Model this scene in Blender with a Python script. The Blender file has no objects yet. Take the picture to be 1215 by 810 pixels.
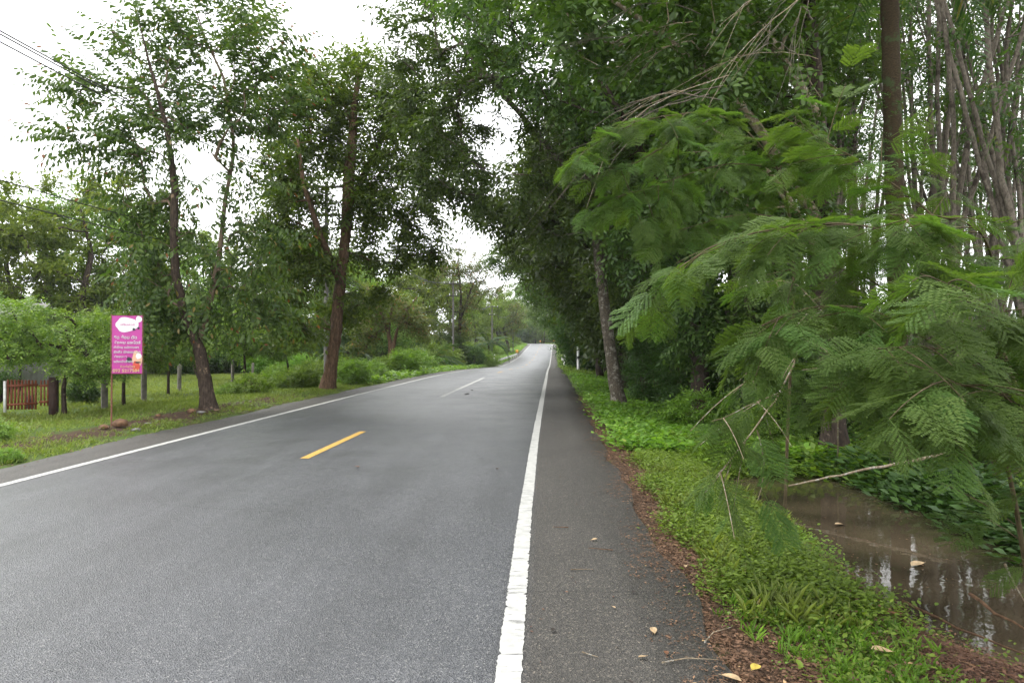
import bpy, math, random
import numpy as np
from mathutils import Vector, Matrix, Euler
PI = math.pi
sc = bpy.context.scene
C = sc.collection

# ------------------------------------------------------------------ camera, sky, sun, exposure
YAW = math.radians(2.44)
CAMZ = 1.65
cd = bpy.data.cameras.new('camera'); cam = bpy.data.objects.new('camera', cd); C.objects.link(cam)
cam.location = (0, 0, CAMZ); cam.rotation_euler = (math.radians(90.35), 0, YAW)
cd.sensor_width = 36; cd.lens = 24.0; cd.clip_start = 0.05; cd.clip_end = 3000
sc.camera = cam
SUN_EL, SUN_AZ = math.radians(58), math.radians(-60)      # azimuth measured from +Y towards +X
world = bpy.data.worlds.new("World"); sc.world = world; world.use_nodes = True
wn, wl = world.node_tree.nodes, world.node_tree.links
wn.clear()
wo = wn.new('ShaderNodeOutputWorld'); bg = wn.new('ShaderNodeBackground')
sky = wn.new('ShaderNodeTexSky'); sky.sky_type = 'NISHITA'; sky.sun_disc = False
sky.sun_elevation = SUN_EL; sky.sun_rotation = SUN_AZ; sky.air_density = 1.0; sky.dust_density = 4.0
mix = wn.new('ShaderNodeMix'); mix.data_type = 'RGBA'; mix.inputs[0].default_value = 0.93   # cloud cover over the blue sky
wl.new(sky.outputs[0], mix.inputs[6])
noi = wn.new('ShaderNodeTexNoise'); noi.inputs['Scale'].default_value = 2.2; noi.inputs['Detail'].default_value = 5
rmp = wn.new('ShaderNodeValToRGB'); rmp.color_ramp.elements[0].position = .35; rmp.color_ramp.elements[1].position = .7
rmp.color_ramp.elements[0].color = (16.2, 16.4, 16.8, 1); rmp.color_ramp.elements[1].color = (17.8, 17.8, 17.7, 1)
wl.new(noi.outputs[0], rmp.inputs[0]); wl.new(rmp.outputs[0], mix.inputs[7])
wl.new(mix.outputs[2], bg.inputs[0]); bg.inputs[1].default_value = 0.1
wl.new(bg.outputs[0], wo.inputs[0])
sd = bpy.data.lights.new('sun', 'SUN'); sun = bpy.data.objects.new('sun', sd); C.objects.link(sun)
sd.energy = 1.5; sd.angle = math.radians(16); sd.color = (1, .97, .92)
sv = Vector((math.sin(SUN_AZ)*math.cos(SUN_EL), math.cos(SUN_AZ)*math.cos(SUN_EL), math.sin(SUN_EL)))
sun.rotation_euler = sv.to_track_quat('Z', 'Y').to_euler(); sun.location = sv*60
sc.view_settings.view_transform = 'Standard'; sc.view_settings.look = 'None'
sc.view_settings.gamma = 1; sc.view_settings.exposure = 0.75; sc.view_settings.use_curve_mapping = False
try:
    sc.cycles.max_bounces = 7; sc.cycles.diffuse_bounces = 4; sc.cycles.transmission_bounces = 4; sc.cycles.glossy_bounces = 3
except Exception: pass

FW = np.array([-math.sin(YAW), math.cos(YAW), 0]); RT = np.array([math.cos(YAW), math.sin(YAW), 0])
def W(px, py, d):                                        # a point at a stated distance ahead of the photographer
    return np.array([0, 0, CAMZ]) + d*(FW + RT*(px-607.5)/810 + np.array([0, 0, (410-py)/810]))

# ------------------------------------------------------------------ helpers
def tag(o, label=None, cat=None, group=None, kind=None):
    if label: o['label'] = label
    if cat: o['category'] = cat
    if group: o['group'] = group
    if kind: o['kind'] = kind
    return o
def empty(name, loc=(0, 0, 0), rz=0.0, label=None, cat=None, group=None):
    o = bpy.data.objects.new(name, None); C.objects.link(o)
    o.location = tuple(loc); o.rotation_euler = (0, 0, rz); o.empty_display_size = .2
    return tag(o, label, cat, group)
def copy_tree(o, parent=None):
    c = o.copy(); C.objects.link(c); c.parent = parent
    for ch in list(o.children): copy_tree(ch, c)
    return c
def mesh_np(name, V, Fs, mats, var=None, smooth=False, midx=None):
    """V (n,3); Fs list of integer arrays (m,k)."""
    me = bpy.data.meshes.new(name)
    V = np.asarray(V, dtype=np.float32)
    Fs = [np.asarray(f, dtype=np.int32) for f in Fs if len(f)]
    nl = sum(f.size for f in Fs); nf = sum(len(f) for f in Fs)
    me.vertices.add(len(V)); me.vertices.foreach_set('co', V.ravel())
    me.loops.add(nl); me.polygons.add(nf)
    me.loops.foreach_set('vertex_index', np.concatenate([f.ravel() for f in Fs]))
    tot = np.concatenate([np.full(len(f), f.shape[1], dtype=np.int32) for f in Fs])
    me.polygons.foreach_set('loop_start', np.concatenate([[0], np.cumsum(tot)[:-1]]).astype(np.int32))
    me.polygons.foreach_set('loop_total', tot)
    if smooth: me.polygons.foreach_set('use_smooth', np.ones(nf, dtype=bool))
    if midx is not None: me.polygons.foreach_set('material_index', np.asarray(midx, dtype=np.int32))
    if var is not None:
        a = me.attributes.new('var', 'FLOAT', 'POINT'); a.data.foreach_set('value', np.asarray(var, dtype=np.float32))
    me.update(calc_edges=True)
    for m in (mats if isinstance(mats, (list, tuple)) else [mats]): me.materials.append(m)
    return me
def link(name, me, parent=None, loc=None, kind=None):
    o = bpy.data.objects.new(name, me); C.objects.link(o); o.parent = parent
    if loc is not None: o.location = tuple(loc)
    if kind: o['kind'] = kind
    return o
class MB:
    """collects simple shapes into one mesh"""
    def __init__(s): s.V = []; s.F3 = []; s.F4 = []; s.n = 0; s.var = []
    def add(s, V, F, var=None):
        V = np.asarray(V, float); F = np.asarray(F, int)
        (s.F4 if F.shape[1] == 4 else s.F3).append(F+s.n); s.V.append(V); s.n += len(V)
        s.var.append(np.full(len(V), .5) if var is None else np.broadcast_to(var, (len(V),)))
    def box(s, c, size, R=None):
        c = np.array(c, float); h = np.array(size, float)/2
        P = np.array([[x, y, z] for x in (-1, 1) for y in (-1, 1) for z in (-1, 1)])*h
        if R is not None: P = P @ np.array(R).T
        s.add(P+c, [[0, 1, 3, 2], [4, 6, 7, 5], [0, 4, 5, 1], [2, 3, 7, 6], [0, 2, 6, 4], [1, 5, 7, 3]])
    def tube(s, pts, rad, sides=6, cap=True, wob=0, rng=None):
        pts = np.asarray(pts, float); n = len(pts); rad = np.broadcast_to(rad, (n,))
        t = np.gradient(pts, axis=0); t /= np.linalg.norm(t, axis=1)[:, None]+1e-9
        ref = np.array([1., 0, 0]) if abs(t[:, 0]).mean() < .6 else np.array([0, 1., 0])
        u = np.cross(t, ref); u /= np.linalg.norm(u, axis=1)[:, None]+1e-9; v = np.cross(t, u)
        a = np.arange(sides)*2*PI/sides
        r = rad[:, None]*np.ones(sides)
        if wob and rng is not None:
            ridge = rng.normal(0, wob*.6, sides)
            r = r*(1+ridge[None, :]+rng.normal(0, wob*.5, (n, sides)))
        P = pts[:, None]+r[..., None]*(np.cos(a)[None, :, None]*u[:, None]+np.sin(a)[None, :, None]*v[:, None])
        i = np.arange(n-1)[:, None]*sides; j = np.arange(sides)[None]; k = (j+1) % sides
        F = np.stack([i+j, i+k, i+sides+k, i+sides+j], -1).reshape(-1, 4)
        s.add(P.reshape(-1, 3), F)
        if cap:
            m = s.n
            for base, idx in ((m-sides, pts[-1]+t[-1]*rad[-1]*.5), (m-n*sides, pts[0]-t[0]*rad[0]*.3)):
                s.V.append(idx[None]); s.var.append(np.array([.5]))
                q = s.n; s.n += 1
                s.F3.append(np.array([[base+b, base+(b+1) % sides, q] for b in range(sides)]))
    def mesh(s, name, mats, smooth=False, var=False):
        return mesh_np(name, np.concatenate(s.V), ([np.concatenate(s.F3)] if s.F3 else [])+([np.concatenate(s.F4)] if s.F4 else []),
                       mats, var=np.concatenate(s.var) if var else None, smooth=smooth)
    def build(s, name, mats, parent=None, smooth=False, loc=None, kind=None):
        return link(name, s.mesh(name, mats, smooth), parent, loc, kind)

# ------------------------------------------------------------------ materials
def newmat(name):
    m = bpy.data.materials.new(name); m.use_nodes = True; nt = m.node_tree
    return m, nt.nodes, nt.links, nt.nodes['Principled BSDF']
def ramp(n, pts):
    r = n.new('ShaderNodeValToRGB'); e = r.color_ramp.elements
    while len(e) < len(pts): e.new(.5)
    for i, (p, c) in enumerate(pts):
        e[i].position = p; e[i].color = (*c, 1) if len(c) == 3 else c
    return r
def leafmat(name, dark, light, odd=None, odd_at=.97, trans=.35, rough=.5, spec=.35):
    m, n, l, b = newmat(name)
    at = n.new('ShaderNodeAttribute'); at.attribute_name = 'var'
    pts = [(0, dark), (.55, tuple((a+c)/2 for a, c in zip(dark, light))), (.93, light)]
    if odd: pts += [(odd_at, light), (min(1, odd_at+.012), odd)]
    r = ramp(n, pts)
    oi = n.new('ShaderNodeObjectInfo')
    hs = n.new('ShaderNodeHueSaturation')
    mr = n.new('ShaderNodeMapRange'); mr.inputs[3].default_value = .485; mr.inputs[4].default_value = .515
    l.new(oi.outputs['Random'], mr.inputs[0]); l.new(mr.outputs[0], hs.inputs['Hue'])
    mv = n.new('ShaderNodeMapRange'); mv.inputs[3].default_value = .8; mv.inputs[4].default_value = 1.2
    l.new(oi.outputs['Random'], mv.inputs[0]); l.new(mv.outputs[0], hs.inputs['Value'])
    l.new(at.outputs['Fac'], r.inputs[0]); l.new(r.outputs[0], hs.inputs['Color'])
    l.new(hs.outputs[0], b.inputs['Base Color']); b.inputs['Roughness'].default_value = rough
    b.inputs['Specular IOR Level'].default_value = spec
    t = n.new('ShaderNodeBsdfTranslucent'); mx = n.new('ShaderNodeMixShader'); mx.inputs[0].default_value = trans
    g = n.new('ShaderNodeMix'); g.data_type = 'RGBA'; g.blend_type = 'MULTIPLY'; g.inputs[0].default_value = 1
    g.inputs[7].default_value = (1.5, 1.6, .6, 1)
    l.new(hs.outputs[0], g.inputs[6]); l.new(g.outputs[2], t.inputs[0])
    l.new(b.outputs[0], mx.inputs[1]); l.new(t.outputs[0], mx.inputs[2])
    l.new(mx.outputs[0], n['Material Output'].inputs[0])
    return m
def barkmat(name, c1, c2, c3, scale=6, patch=.55, stretch=.25, bump=.6, patch_scale=9):
    m, n, l, b = newmat(name)
    tc = n.new('ShaderNodeTexCoord'); mp = n.new('ShaderNodeMapping'); mp.inputs['Scale'].default_value = (1, 1, stretch)
    l.new(tc.outputs['Object'], mp.inputs[0])
    a = n.new('ShaderNodeTexNoise'); a.inputs['Scale'].default_value = scale*4; a.inputs['Detail'].default_value = 6
    a.inputs['Roughness'].default_value = .7
    l.new(mp.outputs[0], a.inputs[0])
    r = ramp(n, [(.35, c1), (.65, c2)]); l.new(a.outputs[0], r.inputs[0])
    p = n.new('ShaderNodeTexNoise'); p.inputs['Scale'].default_value = patch_scale; p.inputs['Detail'].default_value = 4
    p.inputs['Roughness'].default_value = .65; l.new(tc.outputs['Object'], p.inputs[0])
    pr = ramp(n, [(patch, (0, 0, 0)), (patch+.06, (1, 1, 1))]); l.new(p.outputs[0], pr.inputs[0])
    mx = n.new('ShaderNodeMix'); mx.data_type = 'RGBA'; mx.inputs[7].default_value = (*c3, 1)
    l.new(pr.outputs[0], mx.inputs[0]); l.new(r.outputs[0], mx.inputs[6]); l.new(mx.outputs[2], b.inputs['Base Color'])
    b.inputs['Roughness'].default_value = .9; b.inputs['Specular IOR Level'].default_value = .2
    bp = n.new('ShaderNodeBump'); bp.inputs['Strength'].default_value = bump; bp.inputs['Distance'].default_value = .02
    l.new(a.outputs[0], bp.inputs['Height']); l.new(bp.outputs[0], b.inputs['Normal'])
    return m
def plain(name, col, rough=.6, noise=.15, scale=12, metal=0, bump=.1):
    m, n, l, b = newmat(name)
    tc = n.new('ShaderNodeTexCoord'); a = n.new('ShaderNodeTexNoise'); a.inputs['Scale'].default_value = scale; a.inputs['Detail'].default_value = 5
    l.new(tc.outputs['Object'], a.inputs[0])
    d = tuple(c*(1-noise*2) for c in col); li = tuple(min(1, c*(1+noise)) for c in col)
    r = ramp(n, [(.3, d), (.7, li)]); l.new(a.outputs[0], r.inputs[0]); l.new(r.outputs[0], b.inputs['Base Color'])
    b.inputs['Roughness'].default_value = rough; b.inputs['Metallic'].default_value = metal
    bp = n.new('ShaderNodeBump'); bp.inputs['Strength'].default_value = bump; bp.inputs['Distance'].default_value = .01
    l.new(a.outputs[0], bp.inputs['Height']); l.new(bp.outputs[0], b.inputs['Normal'])
    return m

M = {}
M['leaf_glossy'] = leafmat('leaf_glossy', (.03, .07, .014), (.10, .17, .03), (.30, .10, .03), .985, trans=.35, rough=.4, spec=.4)
M['leaf_red'] = leafmat('leaf_red_tipped', (.03, .06, .015), (.115, .165, .035), (.20, .05, .03), .988, trans=.35, rough=.42, spec=.35)
M['leaf_olive'] = leafmat('leaf_olive', (.045, .095, .016), (.15, .22, .035), (.20, .09, .03), .985, trans=.4, rough=.45, spec=.3)
M['leaf_roof'] = leafmat('leaf_canopy', (.03, .064, .015), (.118, .178, .04), (.16, .16, .04), .985, trans=.33, rough=.42, spec=.4)
M['leaf_far'] = leafmat('leaf_background', (.06, .11, .02), (.21, .28, .05), None, trans=.42, spec=.2)
M['leaf_bright'] = leafmat('leaf_bright', (.055, .12, .022), (.25, .34, .07), None, trans=.3, spec=.25)
M['leaf_dry'] = leafmat('leaf_thin_crown', (.06, .085, .025), (.17, .19, .055), (.27, .15, .06), .92, trans=.38, spec=.2)
M['leaf_rubber'] = leafmat('leaf_rubber', (.03, .07, .02), (.09, .15, .035), (.16, .16, .05), .96, trans=.45)
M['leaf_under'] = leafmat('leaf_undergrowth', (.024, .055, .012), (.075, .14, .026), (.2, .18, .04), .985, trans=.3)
M['weed'] = leafmat('verge_weed', (.07, .14, .018), (.22, .35, .05), (.28, .26, .07), .985, trans=.35)
M['grass'] = leafmat('grass_blade', (.11, .155, .03), (.26, .31, .08), (.38, .31, .17), .86, trans=.35)
M['lawn'] = leafmat('lawn_grass', (.16, .22, .045), (.31, .37, .10), (.36, .32, .15), .95, trans=.3)
M['feather'] = leafmat('feathery_leaf', (.055, .106, .026), (.138, .215, .05), (.16, .22, .05), .97, trans=.4, rough=.55, spec=.15)
M['palm'] = leafmat('palm_leaf', (.03, .07, .02), (.08, .14, .04), (.2, .16, .06), .97, trans=.25)
M['litter'] = leafmat('leaf_litter', (.05, .026, .015), (.26, .15, .085), (.45, .30, .15), .93, trans=.05, rough=.7)
M['bark_dark'] = barkmat('bark_dark', (.018, .014, .011), (.075, .055, .042), (.14, .11, .085), patch=.6)
M['bark_scarred'] = barkmat('bark_scarred', (.02, .015, .012), (.085, .062, .046), (.26, .18, .12), patch=.6, patch_scale=5)
M['bark_two'] = barkmat('bark_pale_brown', (.09, .065, .045), (.23, .17, .12), (.03, .022, .017), patch=.62, patch_scale=3)
M['bark_red'] = barkmat('bark_red_brown', (.06, .035, .022), (.19, .118, .075), (.09, .06, .045), scale=4, patch=.6)
M['bark_lichen'] = barkmat('bark_lichen', (.05, .042, .032), (.15, .125, .095), (.27, .25, .21), patch=.54, patch_scale=8, stretch=.6)
M['bark_rubber'] = barkmat('bark_rubber', (.07, .058, .045), (.205, .175, .14), (.06, .048, .038), patch=.56, patch_scale=3, stretch=.5)
M['bark_palm'] = barkmat('bark_palm', (.016, .012, .007), (.06, .042, .020), (.04, .055, .02), scale=8, patch=.55, stretch=3, patch_scale=5)
M['green_stem'] = barkmat('green_brown_stem', (.045, .035, .018), (.12, .095, .05), (.16, .13, .08), patch=.6)
M['twig'] = barkmat('twig_pale', (.16, .12, .08), (.36, .29, .2), (.42, .40, .35), patch=.55, patch_scale=25)
M['twig_dark'] = barkmat('twig_brown', (.06, .035, .02), (.17, .10, .06), (.10, .06, .04))

# ------------------------------------------------------------------ road course and terrain height
KY = np.array([-40, 0, 10, 14, 35, 64, 83, 133, 202, 260, 400, 900.])
KX = np.array([0, 0, .02, .09, .43, .85, 1.15, 2.1, 3.5, -14, -80, -300])
ZY = np.array([-40, 0, 25, 40, 55, 70, 85, 105, 133, 165, 202, 225, 260, 300, 400, 900.])
ZZ = np.array([0, 0, 0, -.04, -.28, -.66, -.98, -1.0, -.6, .7, 2.15, 2.35, 1.6, .6, -1, -3])
def smooth_interp(kx, ky):
    g = np.arange(-40, 900, 1.0); v = np.interp(g, kx, ky)
    for w in (9, 9):
        k = np.ones(w)/w; vp = np.pad(v, w//2, 'edge'); v = np.convolve(vp, k, 'valid')
    v = np.where(g < 8, np.interp(g, kx, ky), v)
    return lambda y: np.interp(y, g, v)
road_x = smooth_interp(KY, KX); road_z = smooth_interp(ZY, ZZ)
_r = np.random.RandomState(5)
_wav = [(_r.uniform(.2, 1.6), _r.uniform(0, PI), _r.uniform(0, 6.28), 1/(1+i*.25)) for i in range(16)]
def bumps(x, y, s=1.0):
    t = 0
    for f, a, p, w in _wav: t = t+w*np.sin((x*math.cos(a)+y*math.sin(a))*f*s+p)
    return t/4.5
def sstep(a, b, x):
    t = np.clip((x-a)/(b-a), 0, 1); return t*t*(3-2*t)
PATH_Z = -.27
def ground_z(x, y):
    x = np.asarray(x, float); y = np.asarray(y, float)
    u = x-road_x(y); z = road_z(y)
    h = np.zeros(np.broadcast(x, y).shape)
    # right verge: slopes to a ditch beside the forest
    ditch = np.exp(-((u-3.55)/.95)**4)*sstep(3.9, 4.8, y)*(1-sstep(9.2, 11.0, y))
    right = -.03-.17*sstep(1.1, 3.0, u)-.52*ditch+.10*sstep(4.6, 6.5, u)*(1-sstep(12, 20, y))
    right = right+.04*bumps(x, y, 2.2)*sstep(1.3, 2.4, u)+.25*bumps(x, y, .25)*sstep(8, 20, u)
    left = -.03+.10*sstep(-7.5, -8.6, u)*(1-sstep(20, 30, y))-.12*sstep(-9.2, -11.5, u)
    left = left+.035*bumps(x, y, 1.6)*sstep(-7.7, -8.6, u)
    left = left+2.5*sstep(-12, -40, u)*sstep(70, 150, y)
    mid = -.06
    h = np.where(u > .95, right, np.where(u < -7.15, left, mid))
    return z+h
def gz(x, y): return float(ground_z(np.array([x]), np.array([y]))[0])
def onground(px, py, guess=0.0):
    """ground point seen at a photo pixel: fixed-point on the terrain height"""
    z = guess
    for _ in range(12):
        d = 810*(CAMZ-z)/max(py-410, .5); p = W(px, py, min(d, 260)); z = gz(p[0], p[1])
    return np.array([p[0], p[1], z])

# ------------------------------------------------------------------ ground sheet
def axis(pts): return np.unique(np.concatenate([np.arange(a, b, s) for a, b, s in pts]))
gx = axis([(-300, -100, 25), (-100, -40, 5), (-40, -14, 1.2), (-14, -7.2, .22), (-7.2, .9, 1.1), (.9, 5.5, .1), (5.5, 12, .4), (12, 40, 2), (40, 120, 8), (120, 301, 30)])
gy = axis([(-60, 0, 4), (0, 13, .12), (13, 30, .35), (30, 80, 1.2), (80, 260, 3), (260, 431, 12)])
GX, GY = np.meshgrid(gx, gy, indexing='ij')
SX = GX+road_x(GY)*np.clip(1-np.abs(GX)/60, 0, 1)
GZ = ground_z(SX, GY)
nx, ny = GX.shape
idx = np.arange(nx*ny).reshape(nx, ny)
GF = np.stack([idx[:-1, :-1], idx[1:, :-1], idx[1:, 1:], idx[:-1, 1:]], -1).reshape(-1, 4)
U = SX-road_x(GY)
litter_w = np.exp(-((U-1.25)/.5)**2)*sstep(30, 12, GY)+.9*np.exp(-((U-2.6)/.7)**2)*sstep(5.8, 4.6, GY)
forest_w = sstep(4.2, 6, U)*.6
bare_l = np.exp(-((U+8.35)/.5)**2)*sstep(26, 19, GY)*.9
wet_w = np.exp(-((U-3.55)/1.05)**4)*sstep(3.3, 5.2, GY)*(1-sstep(8.6, 11.3, GY))
dirt = np.clip(litter_w+forest_w+bare_l+wet_w, 0, 1)
def groundmat():
    m, n, l, b = newmat('earth_and_grass')
    tc = n.new('ShaderNodeTexCoord'); at = n.new('ShaderNodeAttribute'); at.attribute_name = 'var'
    a = n.new('ShaderNodeTexNoise'); a.inputs['Scale'].default_value = 1.6; a.inputs['Detail'].default_value = 9; a.inputs['Roughness'].default_value = .7
    f = n.new('ShaderNodeTexNoise'); f.inputs['Scale'].default_value = 40; f.inputs['Detail'].default_value = 6; f.inputs['Roughness'].default_value = .75
    l.new(tc.outputs['Object'], a.inputs[0]); l.new(tc.outputs['Object'], f.inputs[0])
    gr = ramp(n, [(.3, (.035, .06, .015)), (.5, (.075, .12, .025)), (.7, (.13, .17, .045))]); l.new(f.outputs[0], gr.inputs[0])
    dr = ramp(n, [(.3, (.025, .014, .009)), (.52, (.075, .048, .032)), (.75, (.17, .115, .075))]); l.new(f.outputs[0], dr.inputs[0])
    ad = n.new('ShaderNodeMath'); ad.operation = 'ADD'; l.new(at.outputs['Fac'], ad.inputs[0])
    s = n.new('ShaderNodeMath'); s.operation = 'MULTIPLY_ADD'; s.inputs[1].default_value = 1.6; s.inputs[2].default_value = -.85
    l.new(a.outputs[0], s.inputs[0]); l.new(s.outputs[0], ad.inputs[1])
    r = ramp(n, [(.3, (0, 0, 0)), (.6, (1, 1, 1))]); l.new(ad.outputs[0], r.inputs[0])
    mx = n.new('ShaderNodeMix'); mx.data_type = 'RGBA'; l.new(r.outputs[0], mx.inputs[0])
    l.new(gr.outputs[0], mx.inputs[6]); l.new(dr.outputs[0], mx.inputs[7]); l.new(mx.outputs[2], b.inputs['Base Color'])
    b.inputs['Roughness'].default_value = .9; b.inputs['Specular IOR Level'].default_value = .15
    bp = n.new('ShaderNodeBump'); bp.inputs['Strength'].default_value = .8; bp.inputs['Distance'].default_value = .03
    l.new(f.outputs[0], bp.inputs['Height']); l.new(bp.outputs[0], b.inputs['Normal'])
    return m
link('ground', mesh_np('ground', np.stack([SX, GY, GZ], -1).reshape(-1, 3), [GF], groundmat(), var=dirt.ravel(), smooth=True), kind='structure')

# ------------------------------------------------------------------ road
def roadmat():
    m, n, l, b = newmat('asphalt')
    tc = n.new('ShaderNodeTexCoord'); at = n.new('ShaderNodeAttribute'); at.attribute_name = 'var'
    v = n.new('ShaderNodeTexVoronoi'); v.inputs['Scale'].default_value = 115
    f = n.new('ShaderNodeTexNoise'); f.inputs['Scale'].default_value = 150; f.inputs['Detail'].default_value = 3
    w = n.new('ShaderNodeTexNoise'); w.inputs['Scale'].default_value = .8; w.inputs['Detail'].default_value = 7; w.inputs['Roughness'].default_value = .6
    mp = n.new('ShaderNodeMapping'); mp.inputs['Scale'].default_value = (2.2, .18, 1); l.new(tc.outputs['Object'], mp.inputs[0])
    s = n.new('ShaderNodeTexNoise'); s.inputs['Scale'].default_value = 1; s.inputs['Detail'].default_value = 5; l.new(mp.outputs[0], s.inputs[0])
    for q in (v, f, w): l.new(tc.outputs['Object'], q.inputs[0])
    st = n.new('ShaderNodeRGBToBW'); l.new(v.outputs['Color'], st.inputs[0])
    sr = ramp(n, [(.0, (.022, .023, .027)), (.45, (.056, .059, .066)), (.78, (.097, .100, .107)), (1, (.26, .255, .245))]); l.new(st.outputs[0], sr.inputs[0])
    hr = ramp(n, [(.0, (.015, .014, .013)), (.5, (.043, .040, .035)), (.8, (.074, .067, .058)), (1, (.22, .19, .15))]); l.new(st.outputs[0], hr.inputs[0])
    k = n.new('ShaderNodeMix'); k.data_type = 'RGBA'; l.new(at.outputs['Fac'], k.inputs[0]); l.new(sr.outputs[0], k.inputs[6]); l.new(hr.outputs[0], k.inputs[7])
    wr = ramp(n, [(.3, (.88, .88, .88)), (.7, (1.1, 1.1, 1.1))]); l.new(w.outputs[0], wr.inputs[0])
    sr2 = ramp(n, [(.3, (.82, .82, .82)), (.7, (1.15, 1.15, 1.15))]); l.new(s.outputs[0], sr2.inputs[0])
    cn = n.new('ShaderNodeTexNoise'); cn.inputs['Scale'].default_value = 2.5; cn.inputs['Detail'].default_value = 4; l.new(tc.outputs['Object'], cn.inputs[0])
    cw = n.new('ShaderNodeMix'); cw.data_type = 'RGBA'; cw.inputs[0].default_value = .12; l.new(tc.outputs['Object'], cw.inputs[6]); l.new(cn.outputs['Color'], cw.inputs[7])
    cv = n.new('ShaderNodeTexVoronoi'); cv.feature = 'DISTANCE_TO_EDGE'; cv.inputs['Scale'].default_value = .42; l.new(cw.outputs[2], cv.inputs[0])
    cm = n.new('ShaderNodeTexNoise'); cm.inputs['Scale'].default_value = .35; l.new(tc.outputs['Object'], cm.inputs[0])
    ca_ = ramp(n, [(0, (.55, .55, .55)), (.0035, (1, 1, 1))]); l.new(cv.outputs['Distance'], ca_.inputs[0])
    cb_ = ramp(n, [(.5, (0, 0, 0)), (.56, (1, 1, 1))]); l.new(cm.outputs[0], cb_.inputs[0])
    ck = n.new('ShaderNodeMix'); ck.data_type = 'RGBA'; ck.inputs[6].default_value = (1, 1, 1, 1); l.new(cb_.outputs[0], ck.inputs[0]); l.new(ca_.outputs[0], ck.inputs[7])
    kk = n.new('ShaderNodeMix'); kk.data_type = 'RGBA'; kk.blend_type = 'MULTIPLY'; kk.inputs[0].default_value = 1; l.new(k.outputs[2], kk.inputs[6]); l.new(ck.outputs[2], kk.inputs[7]); k = kk
    q = n.new('ShaderNodeMix'); q.data_type = 'RGBA'; q.blend_type = 'MULTIPLY'; q.inputs[0].default_value = 1
    l.new(k.outputs[2], q.inputs[6]); l.new(wr.outputs[0], q.inputs[7])
    q2 = n.new('ShaderNodeMix'); q2.data_type = 'RGBA'; q2.blend_type = 'MULTIPLY'; q2.inputs[0].default_value = 1
    l.new(q.outputs[2], q2.inputs[6]); l.new(sr2.outputs[0], q2.inputs[7]); l.new(q2.outputs[2], b.inputs['Base Color'])
    rr = ramp(n, [(.3, (.30, .30, .30)), (.7, (.42, .42, .42))]); l.new(w.outputs[0], rr.inputs[0])
    ra = n.new('ShaderNodeMath'); ra.operation = 'MULTIPLY_ADD'; ra.inputs[1].default_value = .25
    l.new(at.outputs['Fac'], ra.inputs[0]); l.new(rr.outputs[0], ra.inputs[2]); l.new(ra.outputs[0], b.inputs['Roughness'])
    b.inputs['Specular IOR Level'].default_value = .5
    bp = n.new('ShaderNodeBump'); bp.inputs['Strength'].default_value = .8; bp.inputs['Distance'].default_value = .006
    l.new(v.outputs['Distance'], bp.inputs['Height']); l.new(bp.outputs[0], b.inputs['Normal'])
    return m
LL, RL = -6.40, -.17                       # painted edge lines, measured from the axis under the photographer
ry = np.concatenate([np.arange(-40, 30, .25), np.arange(30, 60, .5), np.arange(60, 400, 2.)])
us = np.array([-7.38, -7.36, -7.0, LL-.12, LL+.1, -5, -3.3, -1.6, RL-.1, RL+.12, .5, .96, 1.0])
rngr = np.random.RandomState(3)
er = .035*np.sin(ry*1.7)+.03*np.sin(ry*4.1+1)+rngr.normal(0, .012, len(ry)); el = .08*np.sin(ry*.9)+rngr.normal(0, .03, len(ry))
RU = np.tile(us, (len(ry), 1)); RU[:, -1] += er; RU[:, -2] += er; RU[:, 0] += el; RU[:, 1] += el
RX = RU+road_x(ry)[:, None]; RZ = road_z(ry)[:, None]+np.where((us < -7.37) | (us > .99), -.07, .0)[None]+0*RX
# gentle crossfall
shoulder = np.where((us < LL-.05) | (us > RL+.06), 1., 0.)[None]+0*RX
i_ = np.arange(len(ry)*len(us)).reshape(len(ry), len(us))
RF = np.stack([i_[:-1, :-1], i_[:-1, 1:], i_[1:, 1:], i_[1:, :-1]], -1).reshape(-1, 4)
link('road', mesh_np('road', np.stack([RX, ry[:, None]+0*RX, RZ], -1).reshape(-1, 3), [RF], roadmat(), var=shoulder.ravel()), kind='structure')

def paintmat(name, col, wear=.405):
    m, n, l, b = newmat(name)
    tc = n.new('ShaderNodeTexCoord')
    mp = n.new('ShaderNodeMapping'); mp.inputs['Scale'].default_value = (3, 28, 1); l.new(tc.outputs['Object'], mp.inputs[0])
    c = n.new('ShaderNodeTexNoise'); c.inputs['Scale'].default_value = 1; c.inputs['Detail'].default_value = 5; c.inputs['Roughness'].default_value = .7; l.new(mp.outputs[0], c.inputs[0])
    f = n.new('ShaderNodeTexNoise'); f.inputs['Scale'].default_value = 9; f.inputs['Detail'].default_value = 9; f.inputs['Roughness'].default_value = .75; l.new(tc.outputs['Object'], f.inputs[0])
    r1 = ramp(n, [(.0, (1, 1, 1)), (wear-.03, (1, 1, 1)), (wear, (0, 0, 0))]); l.new(c.outputs[0], r1.inputs[0])
    r2 = ramp(n, [(.3, tuple(x*.62 for x in col)), (.7, col)]); l.new(f.outputs[0], r2.inputs[0])
    mx = n.new('ShaderNodeMix'); mx.data_type = 'RGBA'; mx.inputs[7].default_value = (.1, .1, .1, 1)
    l.new(r1.outputs[0], mx.inputs[0]); l.new(r2.outputs[0], mx.inputs[6]); l.new(mx.outputs[2], b.inputs['Base Color'])
    b.inputs['Roughness'].default_value = .6
    bp = n.new('ShaderNodeBump'); bp.inputs['Strength'].default_value = .3; bp.inputs['Distance'].default_value = .004
    l.new(f.outputs[0], bp.inputs['Height']); l.new(bp.outputs[0], b.inputs['Normal'])
    return m
M['white_paint'] = paintmat('white_road_paint', (.50, .50, .475)); M['yellow_paint'] = paintmat('yellow_road_paint', (.60, .36, .07), .3)
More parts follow.
